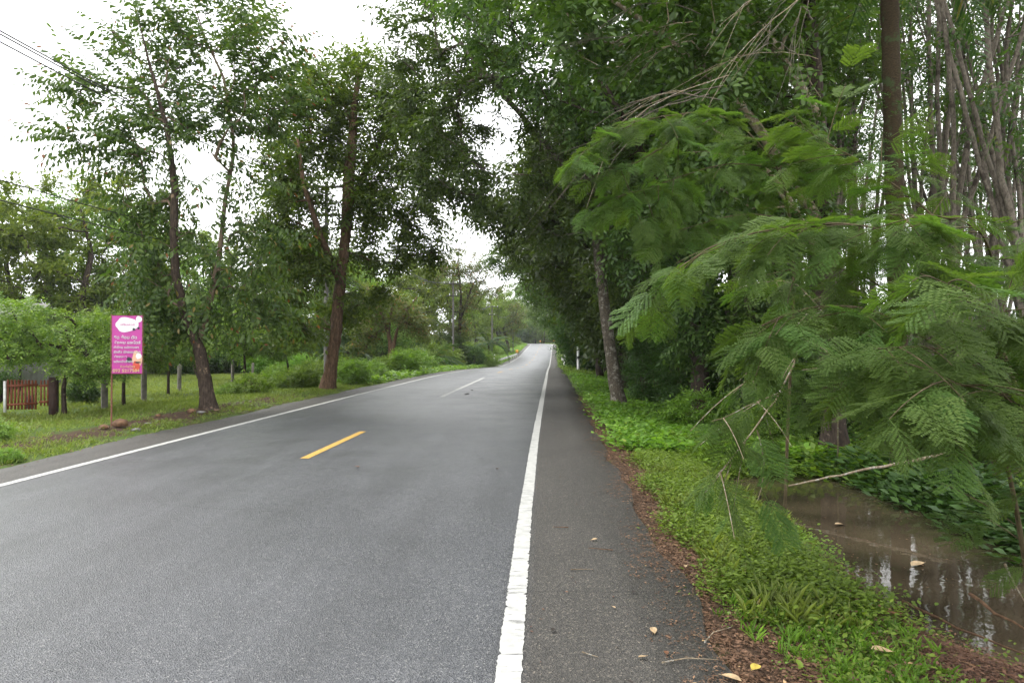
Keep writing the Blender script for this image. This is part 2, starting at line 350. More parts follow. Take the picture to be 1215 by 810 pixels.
def strip(name, u0, y0, y1, w, mat, rag=.0025, slant=0, label=None):
    ys = np.concatenate([np.arange(y0, min(y1, 14), .022), np.arange(max(y0, 14), min(y1, 60), .4), np.arange(max(y0, 60), y1, 2.), [y1]])
    ys = ys[(ys >= y0) & (ys <= y1)]
    r = np.random.RandomState(int(abs(u0*100)+y0) % 9999)
    n = len(ys); j = r.normal(0, rag, (n, 2))*(ys < 16)[:, None]
    bite = (r.rand(n, 2) < .06)*r.uniform(.004, .02, (n, 2))*(ys < 14)[:, None]
    xl = u0-w/2+j[:, 0]+bite[:, 0]; xr = u0+w/2+j[:, 1]-bite[:, 1]
    x = np.stack([xl, xr], 1)+road_x(ys)[:, None]; yy = np.stack([ys-slant, ys+slant], 1)
    z = road_z(ys)[:, None]+.005+0*x
    k = np.arange(n*2).reshape(n, 2); F = np.stack([k[:-1, 0], k[:-1, 1], k[1:, 1], k[1:, 0]], -1)
    return link(name, mesh_np(name, np.stack([x, yy, z], -1).reshape(-1, 3), [F], mat), kind='structure')
strip('edge_line', RL, -30, 390, .13, M['white_paint'])
strip('edge_line', LL, -30, 390, .13, M['white_paint'])
strip('centre_line', -3.53, -2.3, .7, .13, M['yellow_paint'])
strip('centre_line', -3.50, 9.85, 13.0, .13, M['yellow_paint'], .002)
strip('centre_line', -3.42, 21.9, 35.5, .15, M['white_paint'], .002)
for y in np.arange(44, 330, 12.): strip('centre_line', -3.36, y, y+4.5, .12, M['yellow_paint'])

# ------------------------------------------------------------------ leaf templates
def leaf_shape(kind):
    """unit leaf along +X, fold along its midrib"""
    if kind == 'oval':
        V = np.array([[0, 0, 0], [.3, .2, .05], [.68, .2, .04], [1, 0, -.08], [.68, -.2, .04], [.3, -.2, .05], [.5, 0, -.0]])
        return V, np.array([[0, 1, 2, 6], [6, 2, 3, 3], [0, 6, 4, 5], [6, 3, 4, 4]])[:, :4]
    if kind == 'six':
        V = np.array([[0, 0, 0], [.3, .19, .05], [.68, .18, .04], [1, 0, -.06], [.68, -.18, .04], [.3, -.19, .05]])
        return V, np.array([[0, 1, 2, 3], [0, 3, 4, 5]])
    V = np.array([[0, 0, 0], [.45, .22, .05], [1, 0, -.03], [.45, -.22, .05]])
    return V, np.array([[0, 1, 2, 3]])
def rot_to(d, up):
    d = d/(np.linalg.norm(d)+1e-9); s = np.cross(up, d); s /= np.linalg.norm(s)+1e-9
    return np.stack([d, s, np.cross(d, s)], 1)
def spray(rng, n=9, L=.5, leaf=.13, width=1.0, droop=.5, ang=55, shape='six', jit=.25, arch=.25, stem=True):
    """alternate leaves along an arching twig lying on +X"""
    LV, LF = leaf_shape(shape); Vs, Fs, var = [], [], []; k = 0
    for i in range(n):
        t = (i+.7)/n; x = L*t; z = -arch*L*t*t
        side = 1 if i % 2 else -1
        a = math.radians(ang+rng.normal(0, 12))*side if i < n-1 else rng.normal(0, .15)
        d = np.array([math.cos(a), math.sin(a), -droop+rng.normal(0, jit)])
        R = rot_to(d, np.array([rng.normal(0, jit), rng.normal(0, jit), 1.]))
        s = leaf*rng.uniform(.7, 1.15)*(1-.25*abs(t-.5))
        P = (LV*np.array([1, width, 1])*s) @ R.T+np.array([x, 0, z]); P += rng.normal(0, .05*leaf, 3)
        Vs.append(P); Fs.append(LF+k); k += len(LV); var.append(np.full(len(LV), rng.rand()))
    if stem:
        w = .004+.006*L
        P = np.array([[0, -w, 0], [0, w, 0], [L*.5, w*.7, -arch*L*.25], [L*.5, -w*.7, -arch*L*.25], [L, 0, -arch*L]])
        Vs.append(P); Fs.append(np.array([[0, 3, 2, 1], [3, 4, 4, 2]])[:1]+k); k += 5; var.append(np.full(5, .1))
    return np.concatenate(Vs), np.concatenate(Fs), np.concatenate(var)
def cluster(rng, n=8, R=.3, leaf=.2, shape='dia', flat=.6, width=1.0):
    """loose clump of leaves for far crowns"""
    LV, LF = leaf_shape(shape); Vs, Fs, var = [], [], []; k = 0
    for i in range(n):
        c = rng.normal(0, 1, 3); c /= np.linalg.norm(c); c *= R*rng.uniform(.3, 1); c[2] *= flat
        d = c/R+rng.normal(0, .6, 3); d[2] -= .35
        Rm = rot_to(d, np.array([rng.normal(0, .4), rng.normal(0, .4), 1.]))
        Vs.append((LV*np.array([1, width, 1])*leaf*rng.uniform(.7, 1.2)) @ Rm.T+c); Fs.append(LF+k); k += len(LV); var.append(np.full(len(LV), rng.rand()))
    return np.concatenate(Vs), np.concatenate(Fs), np.concatenate(var)
def place(rng, templates, pos, dirs, scale, up_j=.35, smin=.75, smax=1.2, vmix=.45):
    """bake copies of leaf templates -> V, F, var"""
    n = len(pos); which = rng.randint(0, len(templates), n); Vs, Fs, vs = [], [], []; k = 0
    for ti, (TV, TF, TV_) in enumerate(templates):
        m = np.where(which == ti)[0]
        if not len(m): continue
        d = dirs[m]/(np.linalg.norm(dirs[m], axis=1)[:, None]+1e-9)
        up = np.array([0, 0, 1.])+rng.normal(0, up_j, (len(m), 3))
        s = np.cross(up, d); s /= np.linalg.norm(s, axis=1)[:, None]+1e-9; u = np.cross(d, s)
        Rm = np.stack([d, s, u], 2)*(scale*rng.uniform(smin, smax, len(m)))[:, None, None]
        P = np.einsum('kj,nij->nki', TV, Rm)+pos[m][:, None]
        Vs.append(P.reshape(-1, 3)); nv = len(TV)
        Fs.append((TF[None]+(np.arange(len(m))*nv)[:, None, None]+k).reshape(-1, TF.shape[1])); k += nv*len(m)
        iv = rng.rand(len(m))
        vv = np.where(TV_[None] > .955, TV_[None], np.clip(vmix*iv[:, None]+(1-vmix)*TV_[None], 0, .95))
        vs.append(vv.ravel())
    return np.concatenate(Vs), np.concatenate(Fs), np.concatenate(vs)

# ------------------------------------------------------------------ tree builder
def resample(P, step):
    P = np.asarray(P, float); seg = np.linalg.norm(np.diff(P[:, :3], axis=0), axis=1); s = np.concatenate([[0], np.cumsum(seg)])
    n = max(2, int(s[-1]/step)+1); t = np.linspace(0, s[-1], n)
    return np.stack([np.interp(t, s, P[:, i]) for i in range(P.shape[1])], 1)
def grow(rng, trunks, blobs, n, step=.5, up=.25, tip=.007, power=.45, shell=.35, wander=.06):
    N = np.zeros((20000, 3)); par = np.full(20000, -1); Dn = np.zeros((20000, 3)); cnt = np.zeros(20000); k = 0
    tr = []; trr = np.zeros(20000)
    for T in trunks:
        R = resample(T, step); m = len(R)
        for c in range(3):
            if m > 4: R[2:-1, c] += rng.normal(0, .010*(1 if c < 2 else 0), m-3)
        att = -1
        if k:
            dd = np.linalg.norm(N[:k]-R[0, :3], axis=1); att = int(dd.argmin())
        N[k:k+m] = R[:, :3]; par[k] = att; par[k+1:k+m] = np.arange(k, k+m-1)
        g = np.gradient(R[:, :3], axis=0); Dn[k:k+m] = g/(np.linalg.norm(g, axis=1)[:, None]+1e-9)
        trr[k:k+m] = R[:, 3]; tr.append((k, k+m, R)); k += m
    ktr = k
    wts = np.array([b[2] if len(b) > 2 else b[1][0]*b[1][1]*b[1][2] for b in blobs], float); wts /= wts.sum()
    A = []
    for b, w in zip(blobs, wts):
        m = max(1, int(round(n*w))); q = rng.normal(0, 1, (m, 3)); q /= np.linalg.norm(q, axis=1)[:, None]
        rad = rng.rand(m)**(1/3)*(1-shell)+shell*rng.uniform(.75, 1.05, m)
        A.append(np.array(b[0])+q*rad[:, None]*np.array(b[1]))
    A = np.concatenate(A)
    d0 = np.array([np.linalg.norm(N[:ktr]-a, axis=1).min() for a in A]); A = A[np.argsort(d0)]
    paths = []
    for a in A:
        dv = a-N[:k]; dist = np.linalg.norm(dv, axis=1)
        cost = dist+np.maximum(0, -dv[:, 2]+.1)*1.3+(trr[:k] > 0)*.15-.1*(trr[:k] <= 0)
        low = (trr[:k] > 0) & (N[:k, 2] < 1.3); cost = cost+low*3
        i = int(cost.argmin()); L = dist[i]
        if L < .12: continue
        m = max(2, int(L/step)+1)
        c1 = N[i]+Dn[i]*L*.3+np.array([0, 0, up*L*.5]); t = np.linspace(0, 1, m+1)[1:, None]
        P = (1-t)**2*N[i]+2*t*(1-t)*c1+t*t*a+rng.normal(0, wander*min(L, 2), (m, 3))*np.sin(t*PI)
        if k+m >= 19990: break
        N[k:k+m] = P; par[k] = i; par[k+1:k+m] = np.arange(k, k+m-1)
        Q = np.vstack([N[i], P]); g = np.diff(Q, axis=0); Dn[k:k+m] = g/(np.linalg.norm(g, axis=1)[:, None]+1e-9)
        cnt[k+m-1] += 1; paths.append((i, k, k+m)); k += m
    for j in range(k-1, -1, -1):
        if par[j] >= 0: cnt[par[j]] += cnt[j]
    r = tip*np.maximum(cnt, 1)**power
    return N[:k], par[:k], Dn[:k], cnt[:k], r[:k], paths, tr, trr[:k]
def wood_mesh(name, rng, G, mat, sides=10, wob=.06, minr=0, flare=1.5, split=None):
    N, par, Dn, cnt, r, paths, tr, trr = G; mb0 = MB(); mb1 = MB()
    for ti, (a, b, R) in enumerate(tr):
        mb = mb1 if (split and ti) else mb0
        rad = R[:, 3].copy()
        if par[a] < 0:                                   # root flare
            z = R[:, 2]-R[0, 2]; rad *= 1+(flare-1)*np.exp(-z/.25)
        P = R[:, :3]
        if par[a] >= 0: P = np.vstack([N[par[a]], P]); rad = np.concatenate([[rad[0]], rad])
        if par[a] < 0:
            Pf = resample(np.column_stack([P, rad]), .14 if R[0, 3] > .05 else .3); P = Pf[:, :3]; rad = Pf[:, 3]
        mb.tube(P, rad, sides, wob=wob, rng=rng)
    mb = mb1 if split else mb0
    for i, a, b in paths:
        rr = r[a:b].copy()
        if trr[i] > 0: rr = np.minimum(rr, trr[i]*.7)
        if rr[0] < minr: continue
        P = np.vstack([N[i], N[a:b]]); rad = np.concatenate([[rr[0]*1.15], rr]); rad[-1] *= .5
        s = 3 if rr[0] < .012 else (4 if rr[0] < .03 else 6)
        mb.tube(P, rad, s, cap=False)
    if split: return mb0.mesh(name, mat, smooth=True), mb1.mesh('limb', split, smooth=True)
    return mb0.mesh(name, mat, smooth=True)
def leaf_points(rng, G, per=5, back=1.0, spread=.7, droop=.15, out=.3, center=None):
    N, par, Dn, cnt, r, paths, tr, trr = G; P, D = [], []
    cen = N.mean(0) if center is None else np.array(center)
    for i, a, b in paths:
        pts = np.vstack([N[i], N[a:b]]); seg = np.linalg.norm(np.diff(pts, axis=0), axis=1); s = np.concatenate([[0], np.cumsum(seg)])
        lo = max(s[-1]*.15, s[-1]-back)
        for _ in range(per):
            t = rng.uniform(lo, s[-1]+.02); p = np.array([np.interp(t, s, pts[:, c]) for c in range(3)])
            o = p-cen; o /= np.linalg.norm(o)+1e-6
            d = Dn[b-1]*.5+rng.normal(0, spread, 3)*np.array([1, 1, .6])+o*out; d[2] -= droop
            P.append(p); D.append(d)
    return np.array(P), np.array(D)
def crown_mesh(name, rng, templates, P, D, mat, scale=1.0, smin=.7, smax=1.25, vmix=.45):
    V, F, v = place(rng, templates, P, D, scale, smin=smin, smax=smax, vmix=vmix)
    return mesh_np(name, V, [F], mat, var=v)
def tree(name, label, cat, base, trunks, blobs, n, per, templates, leaf_mat, bark, seed, scale=1, group=None, sides=10,
         back=1.0, droop=.15, spread=.7, tip=.007, power=.45, shell=.35, out=.3, flare=1.5, up=.25, wob=.06, rz=0, vmix=.45, step=.5, split=None):
    """trunks and blobs are in metres from the base"""
    rng = np.random.RandomState(seed)
    G = grow(rng, trunks, blobs, n, tip=tip, power=power, shell=shell, up=up, step=step)
    root = empty(name, base, rz, label, cat, group)
    wm = wood_mesh('trunk', rng, G, bark, sides, flare=flare, wob=wob, split=split)
    if split: link('trunk', wm[0], root); link('limb', wm[1], root)
    else: link('trunk', wm, root)
    P, D = leaf_points(rng, G, per, back=back, droop=droop, spread=spread, out=out)
    link('crown', crown_mesh('crown', rng, templates, P, D, leaf_mat, scale, vmix=vmix), root)
    return root
TR = np.random.RandomState(11)
T_big = [spray(TR, 10, .55, .15, 1.0, .55, 60) for _ in range(5)]
T_long = [spray(TR, 15, 1.05, .165, 1.0, .9, 62, arch=.18) for _ in range(5)]
T_mid = [spray(TR, 9, .5, .12, 1.0, .35, 55) for _ in range(5)]
T_six_wide = [spray(TR, 9, .45, .12, 1.25, .3, 60) for _ in range(5)]
T_dia = [spray(TR, 8, .6, .17, 1.0, .35, 55, 'dia', stem=False) for _ in range(5)]
T_far = [cluster(TR, 9, .42, .26, 'dia') for _ in range(5)]
T_fine = [cluster(TR, 12, .4, .16, 'dia') for _ in range(5)]
T_shrub = [spray(TR, 8, .35, .09, 1.2, .2, 60, 'six') for _ in range(5)]
T_rub = [spray(TR, 7, .35, .15, .8, .5, 70, 'dia', stem=False) for _ in range(4)]
def loc_of(base, pts): return [(x-base[0], y-base[1], z-base[2], r) for x, y, z, r in pts]
def bl(base, items): return [((c[0]-base[0], c[1]-base[1], c[2]-base[2]), r)+((w,) if w else ()) for c, r, w in items]
#@@PART2
# ------------------------------------------------------------------ puddle
def watermat():
    m, n, l, b = newmat('muddy_water')
    tc = n.new('ShaderNodeTexCoord'); a = n.new('ShaderNodeTexNoise'); a.inputs['Scale'].default_value = 1.1; a.inputs['Detail'].default_value = 4
    l.new(tc.outputs['Object'], a.inputs[0])
    r = ramp(n, [(.35, (.028, .022, .014)), (.65, (.078, .060, .038))]); l.new(a.outputs[0], r.inputs[0]); l.new(r.outputs[0], b.inputs['Base Color'])
    b.inputs['Roughness'].default_value = .03; b.inputs['IOR'].default_value = 1.33; b.inputs['Specular IOR Level'].default_value = .5
    f = n.new('ShaderNodeTexNoise'); f.inputs['Scale'].default_value = 5; f.inputs['Detail'].default_value = 2; l.new(tc.outputs['Object'], f.inputs[0])
    bp = n.new('ShaderNodeBump'); bp.inputs['Strength'].default_value = .07; bp.inputs['Distance'].default_value = .02
    l.new(f.outputs[0], bp.inputs['Height']); l.new(bp.outputs[0], b.inputs['Normal'])
    return m
WZ = -.29
mb = MB(); mb.add([[1.6, 2.6, WZ], [6.2, 2.6, WZ], [6.2, 12.5, WZ], [1.6, 12.5, WZ]], [[0, 1, 2, 3]])
mb.build('puddle_water', watermat(), kind='structure')

# ------------------------------------------------------------------ left roadside trees
def pxb(base, d, items):
    out = []
    for it in items:
        px, py, rx, ry = it[:4]; dd = d+(it[4] if len(it) > 4 else 0); c = W(px, py, dd)-base
        out.append((c, (rx*dd/810, max(rx, ry)*.8*dd/810, ry*dd/810), it[5] if len(it) > 5 else rx*ry/900.))
    return out
def pxt(base, d, pts):
    return [tuple(W(px, py, d+dy)-base)+(r,) for px, py, dy, r in pts]
dA = 16.9; bA = W(247, 486, dA); bA[2] = gz(bA[0], bA[1])-.05
tree('roadside_tree', 'slender forked tree with dark and pale trunks on the left verge beside the magenta banner', 'tree', bA,
     [pxt(bA, dA, [(248, 488, 0, .175), (243, 450, 0, .145), (237, 415, 0, .14), (231, 400, 0, .12), (221, 382, -.1, .10), (209, 330, -.2, .10), (205, 260, -.3, .09), (207, 220, -.3, .08), (196, 150, -.4, .055), (178, 80, -.5, .03), (165, 30, -.5, .012)]),
      pxt(bA, dA, [(236, 405, 0, .085), (245, 375, .1, .075), (254, 335, .2, .075), (262, 290, .3, .06), (266, 240, .4, .05), (278, 180, .4, .045), (264, 90, .5, .035), (240, 40, .5, .022), (228, 0, .5, .012)])],
     pxb(bA, dA, [(120, 98, 55, 20, 0), (185, 55, 60, 30, .5), (130, 165, 60, 22, -.3), (90, 115, 22, 10), (200, 110, 50, 40, .5), (250, 20, 60, 40, .3), (310, 60, 45, 35, -.5), (240, 130, 45, 45, .5), (200, 170, 55, 35, 0), (180, 210, 45, 30, .5), (300, 130, 45, 40, 0),
                  (290, 210, 45, 30, 0, .6), (235, 250, 30, 20, 0, .3), (180, 280, 30, 35, 0), (225, 320, 65, 50, 0, 2.2), (280, 320, 45, 40, .5, 1.4), (215, 370, 30, 18, 0, .6), (300, 270, 30, 25, 0), (335, 110, 30, 22, -.5, .5), (160, 250, 35, 22, 0, 1), (250, 370, 40, 15, .8, .6), (320, 350, 30, 25, .8, 1), (190, 345, 35, 30, 0, 1.5)]),
     340, 5, T_long, M['leaf_red'], M['bark_scarred'], 21, split=M['bark_two'], droop=.1, back=1.1, spread=.6, tip=.008, shell=.6, scale=1.0, out=.7, flare=1.35, wob=.12, sides=12)
dB = 25.5; bB = W(391, 462, dB); bB[2] = gz(bB[0], bB[1])-.05
tree('roadside_tree', 'tall full tree with reddish brown trunk standing at the left road edge', 'tree', bB,
     [pxt(bB, dB, [(388, 464, 0, .25), (392, 440, 0, .22), (398, 400, 0, .20), (402, 350, 0, .19), (410, 280, 0, .17), (413, 220, 0, .2), (418, 150, 0, .14), (425, 80, 0, .06)]),
      pxt(bB, dB, [(405, 340, 0, .15), (380, 280, -1, .12), (360, 220, -1.5, .08), (352, 160, -1.5, .04)]),
      pxt(bB, dB, [(411, 250, 0, .15), (440, 190, 1, .11), (470, 130, 1.5, .06), (480, 90, 1.5, .03)])],
     pxb(bB, dB, [(420, 95, 65, 38, 0), (372, 135, 50, 55, 0), (440, 150, 60, 50, 1), (480, 150, 40, 60, 1), (345, 200, 30, 50, 0), (400, 210, 75, 50, 0), (465, 230, 50, 45, 0), (495, 260, 28, 30, 0), (400, 290, 50, 32, 1), (365, 290, 40, 35, -1), (450, 300, 40, 20, 1), (345, 330, 32, 28, -1), (400, 360, 35, 22, 2, .8), (510, 200, 20, 30, 0), (380, 390, 25, 15, 2, .3), (330, 250, 30, 30, -1, 1.5), (515, 150, 25, 40, 1, 1.2), (500, 290, 25, 20, 1, 1), (335, 130, 30, 30, 0, 1), (430, 345, 35, 20, 1, .8), (345, 375, 35, 22, -1, 1)]),
     540, 10, T_mid, M['leaf_olive'], M['bark_red'], 22, scale=1.75, droop=.25, back=1.4, spread=.8, tip=.007, flare=1.25, wob=.14, sides=14)
dC = 43; bC = W(465, 437, dC); bC[2] = gz(bC[0], bC[1])-.05
tree('small_tree', 'small bushy tree with several reddish stems rising from one dark bole on the left verge', 'tree', bC,
     [pxt(bC, dC, [(465, 440, 0, .28), (465, 420, 0, .22), (462, 400, 0, .11), (452, 370, 0, .1), (448, 345, 0, .04)]), pxt(bC, dC, [(465, 420, 0, .15), (470, 395, 0, .09), (482, 370, 0, .06), (495, 352, 0, .03)]),
      pxt(bC, dC, [(465, 420, 0, .12), (461, 395, .5, .08), (466, 360, .8, .06)])],
     pxb(bC, dC, [(465, 365, 35, 22), (438, 385, 20, 18), (490, 375, 22, 15), (440, 350, 15, 12), (430, 405, 14, 12), (500, 390, 14, 10)]),
     150, 8, T_dia, M['leaf_dry'], M['bark_red'], 23, scale=1.3, back=1.3, spread=.8, tip=.016)
dD = 78; bD = W(548, 434, dD); bD[2] = gz(bD[0], bD[1])-.05
tree('sparse_tree', 'thin open tree with sparse russet crown rising above the hedge before the utility poles', 'tree', bD,
     [pxt(bD, dD, [(548, 434, 0, .24), (545, 400, 0, .19), (547, 350, 0, .13), (543, 310, 0, .07), (545, 292, 0, .04)]), pxt(bD, dD, [(546, 380, 0, .12), (560, 340, 0, .08), (572, 320, 0, .04)])],
     pxb(bD, dD, [(545, 310, 26, 18), (525, 330, 22, 14), (568, 325, 22, 14), (545, 350, 30, 18), (590, 345, 14, 8, 0, .15), (540, 385, 18, 18)]),
     190, 6, T_dia, M['leaf_dry'], M['bark_dark'], 24, scale=1.9, back=2, spread=.9, tip=.022)
dE = 150; bE = W(603, 418, dE); bE[2] = gz(bE[0], bE[1])-.05
tree('sparse_tree', 'leaning dark-trunked tree with grey green crown just behind the left guard rail', 'tree', bE,
     [pxt(bE, dE, [(604, 421, 0, .4), (602, 406, 0, .3), (598, 392, 0, .2), (598, 375, 0, .1)])],
     pxb(bE, dE, [(600, 385, 22, 12), (612, 375, 18, 14), (590, 370, 16, 12), (605, 362, 14, 8)]),
     110, 7, T_dia, M['leaf_dry'], M['bark_dark'], 25, scale=2.6, back=3, spread=.9, tip=.03)

# ------------------------------------------------------------------ right roadside trees over the road
def rtree(name, label, base, trunks, blobs, n, per, seed, bark='bark_dark', **k):
    base = np.array([base[0], base[1], gz(base[0], base[1])-.05])
    kw = dict(scale=1.35, droop=.3, back=1.4, spread=.8, tip=.009, shell=.35); kw.update(k)
    lm = kw.pop('leaf', M['leaf_roof']); tp = kw.pop('tmpl', T_mid)
    return tree(name, label, 'tree', base, [loc_of(base, t) for t in trunks], bl(base, blobs), n, per, tp, lm, M[bark], seed, **kw)
gb = lambda x, y: gz(x, y)-.05
rtree('roadside_tree', 'leaning tree with pale lichen patches on its bark on the right verge', (2.25, 19.6),
      [[(2.25, 19.6, -.2, .21), (2.05, 19.6, 1.0, .178), (1.85, 19.5, 2.4, .16), (1.6, 19.4, 4.4, .145), (1.3, 19.2, 7, .14), (.6, 19, 10, .08), (.2, 19, 12.5, .03)],
       [(1.7, 19.5, 3.9, .1), (2.8, 20, 6.5, .08), (3.4, 20.5, 9.5, .04)], [(1.45, 19.3, 5.8, .09), (-.6, 18.6, 8, .07), (-2.4, 18.2, 10, .03)]],
      [((-1.2, 19, 7.5), (2.4, 3, 2.2), 0), ((.8, 19, 10.5), (3.2, 3, 2.4), 0), ((-2.4, 19.5, 11.2), (2.0, 3, 2.2), 0), ((2.6, 20, 8), (2.6, 3, 3), 0), ((.9, 18.2, 5.2), (1.9, 2, 1.0), 4), ((2.2, 20.5, 4.2), (1.3, 1.5, 1.0), 3), ((-3.8, 19.4, 12), (1.2, 2, 1.4), 5), ((-3.5, 20, 9.2), (1.3, 1.8, 1.6), 9), ((-2.7, 19.6, 6.7), (1.1, 1.4, .9), 6)],
      520, 11, 31, bark='bark_lichen', sides=14, wob=.1, flare=1.3)
rtree('forest_tree', 'dark vine-wrapped tree at the forest edge behind the lichen-barked trunk', (4.0, 17.2),
      [[(4.0, 17.2, -.3, .24), (3.9, 17.1, 2, .19), (3.6, 16.9, 4.5, .17), (3.0, 16.5, 7, .12), (2.2, 16, 9.5, .06)], [(3.75, 17, 3.4, .13), (4.6, 16.6, 6.5, .1), (5.4, 16, 9.5, .05)],
       [(3.85, 17.05, 2.4, .12), (2.9, 16.4, 5.4, .1), (1.2, 15.6, 8, .06), (-.3, 15, 9.5, .02)]],
      [((3.8, 16.8, 5.4), (2.2, 2.2, 2.0), 0), ((1.4, 15.6, 8.3), (2.4, 2.4, 1.8), 0), ((-.6, 15.3, 9.6), (1.8, 2, 1.3), 0), ((4.6, 16.3, 8.6), (2.5, 2.5, 2.4), 0), ((3.9, 16.9, 2.5), (.9, .9, 1.4), 5), ((2.6, 16.5, 4.2), (1.2, 1.2, .8), 3)],
      400, 11, 32, sides=12)
rtree('forest_tree', 'twin-stemmed dark tree tangled in creepers deeper in the forest edge', (4.9, 15.0),
      [[(4.9, 15.0, -.3, .17), (5.0, 15, 2, .14), (5.3, 14.9, 5, .11), (5.6, 14.5, 8.5, .06)], [(4.85, 15.05, .1, .13), (4.5, 14.9, 2.5, .11), (4.2, 14.6, 5.5, .08), (3.9, 14.3, 8, .03)]],
      [((4.9, 14.7, 4.6), (1.4, 1.4, 1.6), 0), ((4.6, 14.4, 7.8), (2.4, 2.2, 1.7), 0), ((4.9, 15, 2.0), (.8, .8, 1.2), 4)],
      210, 10, 33)
# tree whose big-leaved boughs hang in from the upper right
rtree('forest_tree', 'big-leaved tree whose boughs hang across the top of the view above the feathery shrub', (4.9, 11.6),
      [[(4.9, 11.6, -.3, .2), (4.8, 11.6, 2, .17), (4.55, 11.4, 5, .15), (4.2, 11, 8, .09), (3.9, 10.6, 10.5, .03)], [(4.65, 11.5, 3.6, .1), (3.3, 10.9, 5.3, .07), (1.8, 10.4, 6.4, .045), (.6, 10.2, 7.1, .015)],
       [(4.5, 11.3, 5.4, .09), (3.0, 10.6, 7.2, .05), (1.2, 10.2, 8.4, .02)], [(4.75, 11.55, 2.9, .06), (3.6, 10.4, 4.1, .04), (2.5, 9.6, 4.6, .015)]],
      [((1.6, 10.3, 6.5), (1.6, 1.3, .9), 0), ((2.9, 10.2, 5.0), (1.3, 1.2, .9), 0), ((.4, 10.6, 7.5), (1.3, 1.3, .8), 0), ((3.0, 10.6, 7.2), (1.7, 1.4, 1.3), 0), ((2.2, 9.7, 4.2), (.8, .7, .5), .6), ((3.9, 11, 4.0), (1.0, .8, .8), 1)],
      250, 8, 34, leaf=M['leaf_glossy'], split=M['twig'], tmpl=T_six_wide, scale=1.15, back=.9, tip=.006)

gtree = [o for o in bpy.data.objects if o.get('label', '').startswith('big-leaved tree')][0]; rgd = np.random.RandomState(12)
for (a_, b_, n_) in ((W(850, 95, 8.6), W(690, 195, 8.2), 6), (W(980, -30, 8.4), W(905, 80, 8.0), 5), (W(820, 40, 9.4), W(700, 90, 9.6), 5), (W(960, 60, 8.0), W(840, 120, 8.2), 3)):
    for q in range(n_):
        e_ = b_+rgd.normal(0, .35, 3)*np.array([1, 1, .9]); s_ = a_+rgd.normal(0, .12, 3); t_ = np.linspace(0, 1, 12)[:, None]
        P_ = s_*(1-t_)+e_*t_+np.array([0, 0, rgd.uniform(.05, .35)])*np.sin(PI*t_)+np.cumsum(rgd.normal(0, .012, (12, 3)), 0); mbd = MB(); mbd.tube(P_, np.linspace(.0075, .002, 12)*rgd.uniform(.6, 1.2), 4, cap=False)
        for w_ in range(3):
            i_ = rgd.randint(4, 10); d_ = (P_[i_+1]-P_[i_-1])*2+rgd.normal(0, .13, 3)-np.array([0, 0, .12]); mbd.tube([P_[i_], P_[i_]+d_*.5, P_[i_]+d_-np.array([0, 0, .03])], [.004, .003, .0015], 3, cap=False)
        o_ = mbd.build('bare_branch', M['bark_rubber' if q % 3 else 'twig'], gtree, smooth=True); o_.location = -np.array(gtree.location)
RV = []
for v, sd_ in enumerate((41, 42, 43)):
    rng = np.random.RandomState(sd_); lean = -1.2-.5*v
    T = [[(0, 0, -.3, .22), (lean*.1, 0, 2.2, .18), (lean*.45, .1, 6, .15), (lean*1.0, 0, 10, .09), (lean*1.4, 0, 13, .03)],
         [(lean*.2, 0, 3.2, .11), (1.2, .6, 6, .09), (2.2, .9, 9, .04)], [(lean*.35, 0, 4.6, .11), (-2.6, -.5, 7, .08), (-4.4, -.9, 9, .04)]]
    B = [((-1.2, 0, 5.6), (2.6, 2.8, 2.2), 18), ((-3.4, -.4, 8.6), (2.2, 2.6, 1.9), 16), ((-.8, 0, 10.8), (3.2, 3, 2.4), 28), ((2.0, .6, 8), (2.4, 2.6, 3.0), 20), ((.4, 0, 3.2), (1.7, 1.8, 1.1), 8), ((1.7, 0, 4.6), (1.5, 1.8, 1.6), 7), ((-4.9, 0, 7.4), (1.0, 1.6, .9), 5)]
    B = [((c[0]+rng.normal(0, .4), c[1], c[2]+rng.normal(0, .4)), r, w) for c, r, w in B]
    RV.append((T, B, sd_))
row = [(3.0, 27.5, 0), (3.6, 33, 1), (2.9, 39, 2), (3.7, 44, 0), (3.2, 51, 1), (3.6, 59, 2), (3.2, 68, 0), (3.6, 78, 1), (3.3, 90, 2), (3.7, 104, 0), (3.4, 120, 1), (3.8, 138, 2), (3.8, 158, 0), (4.2, 180, 1)]
ordn = ['nearest', 'second', 'third', 'fourth', 'fifth', 'sixth', 'seventh', 'eighth', 'ninth', 'tenth', 'eleventh', 'twelfth', 'thirteenth', 'farthest']
protos = {}
for k, (u, y, v) in enumerate(row):
    x = u+road_x(y); z = gz(x, y)-.05
    lb = 'dark tree arching over the right lane, %s in the row beyond the lichen-barked tree' % ordn[k]
    if v not in protos:
        T, B, s = RV[v]
        protos[v] = tree('roadside_tree', lb, 'tree', (x, y, z), T, B, 400, 11, T_mid if v else T_dia, M['leaf_roof'], M[['bark_dark', 'bark_lichen', 'bark_dark'][v]], s,
                         group='trees arching over the right side of the road', scale=1.7, droop=.3, back=1.6, spread=.85, tip=.01)
    else:
        c = copy_tree(protos[v]); c.location = (x, y, z); c.rotation_euler.z = [-.35, .3, .1, -.2, .45][k % 5]
        s = [1.0, .92, 1.08, .97][k % 4]; c.scale = (s, s, s*[1, .95, 1.05][k % 3]); c['label'] = lb

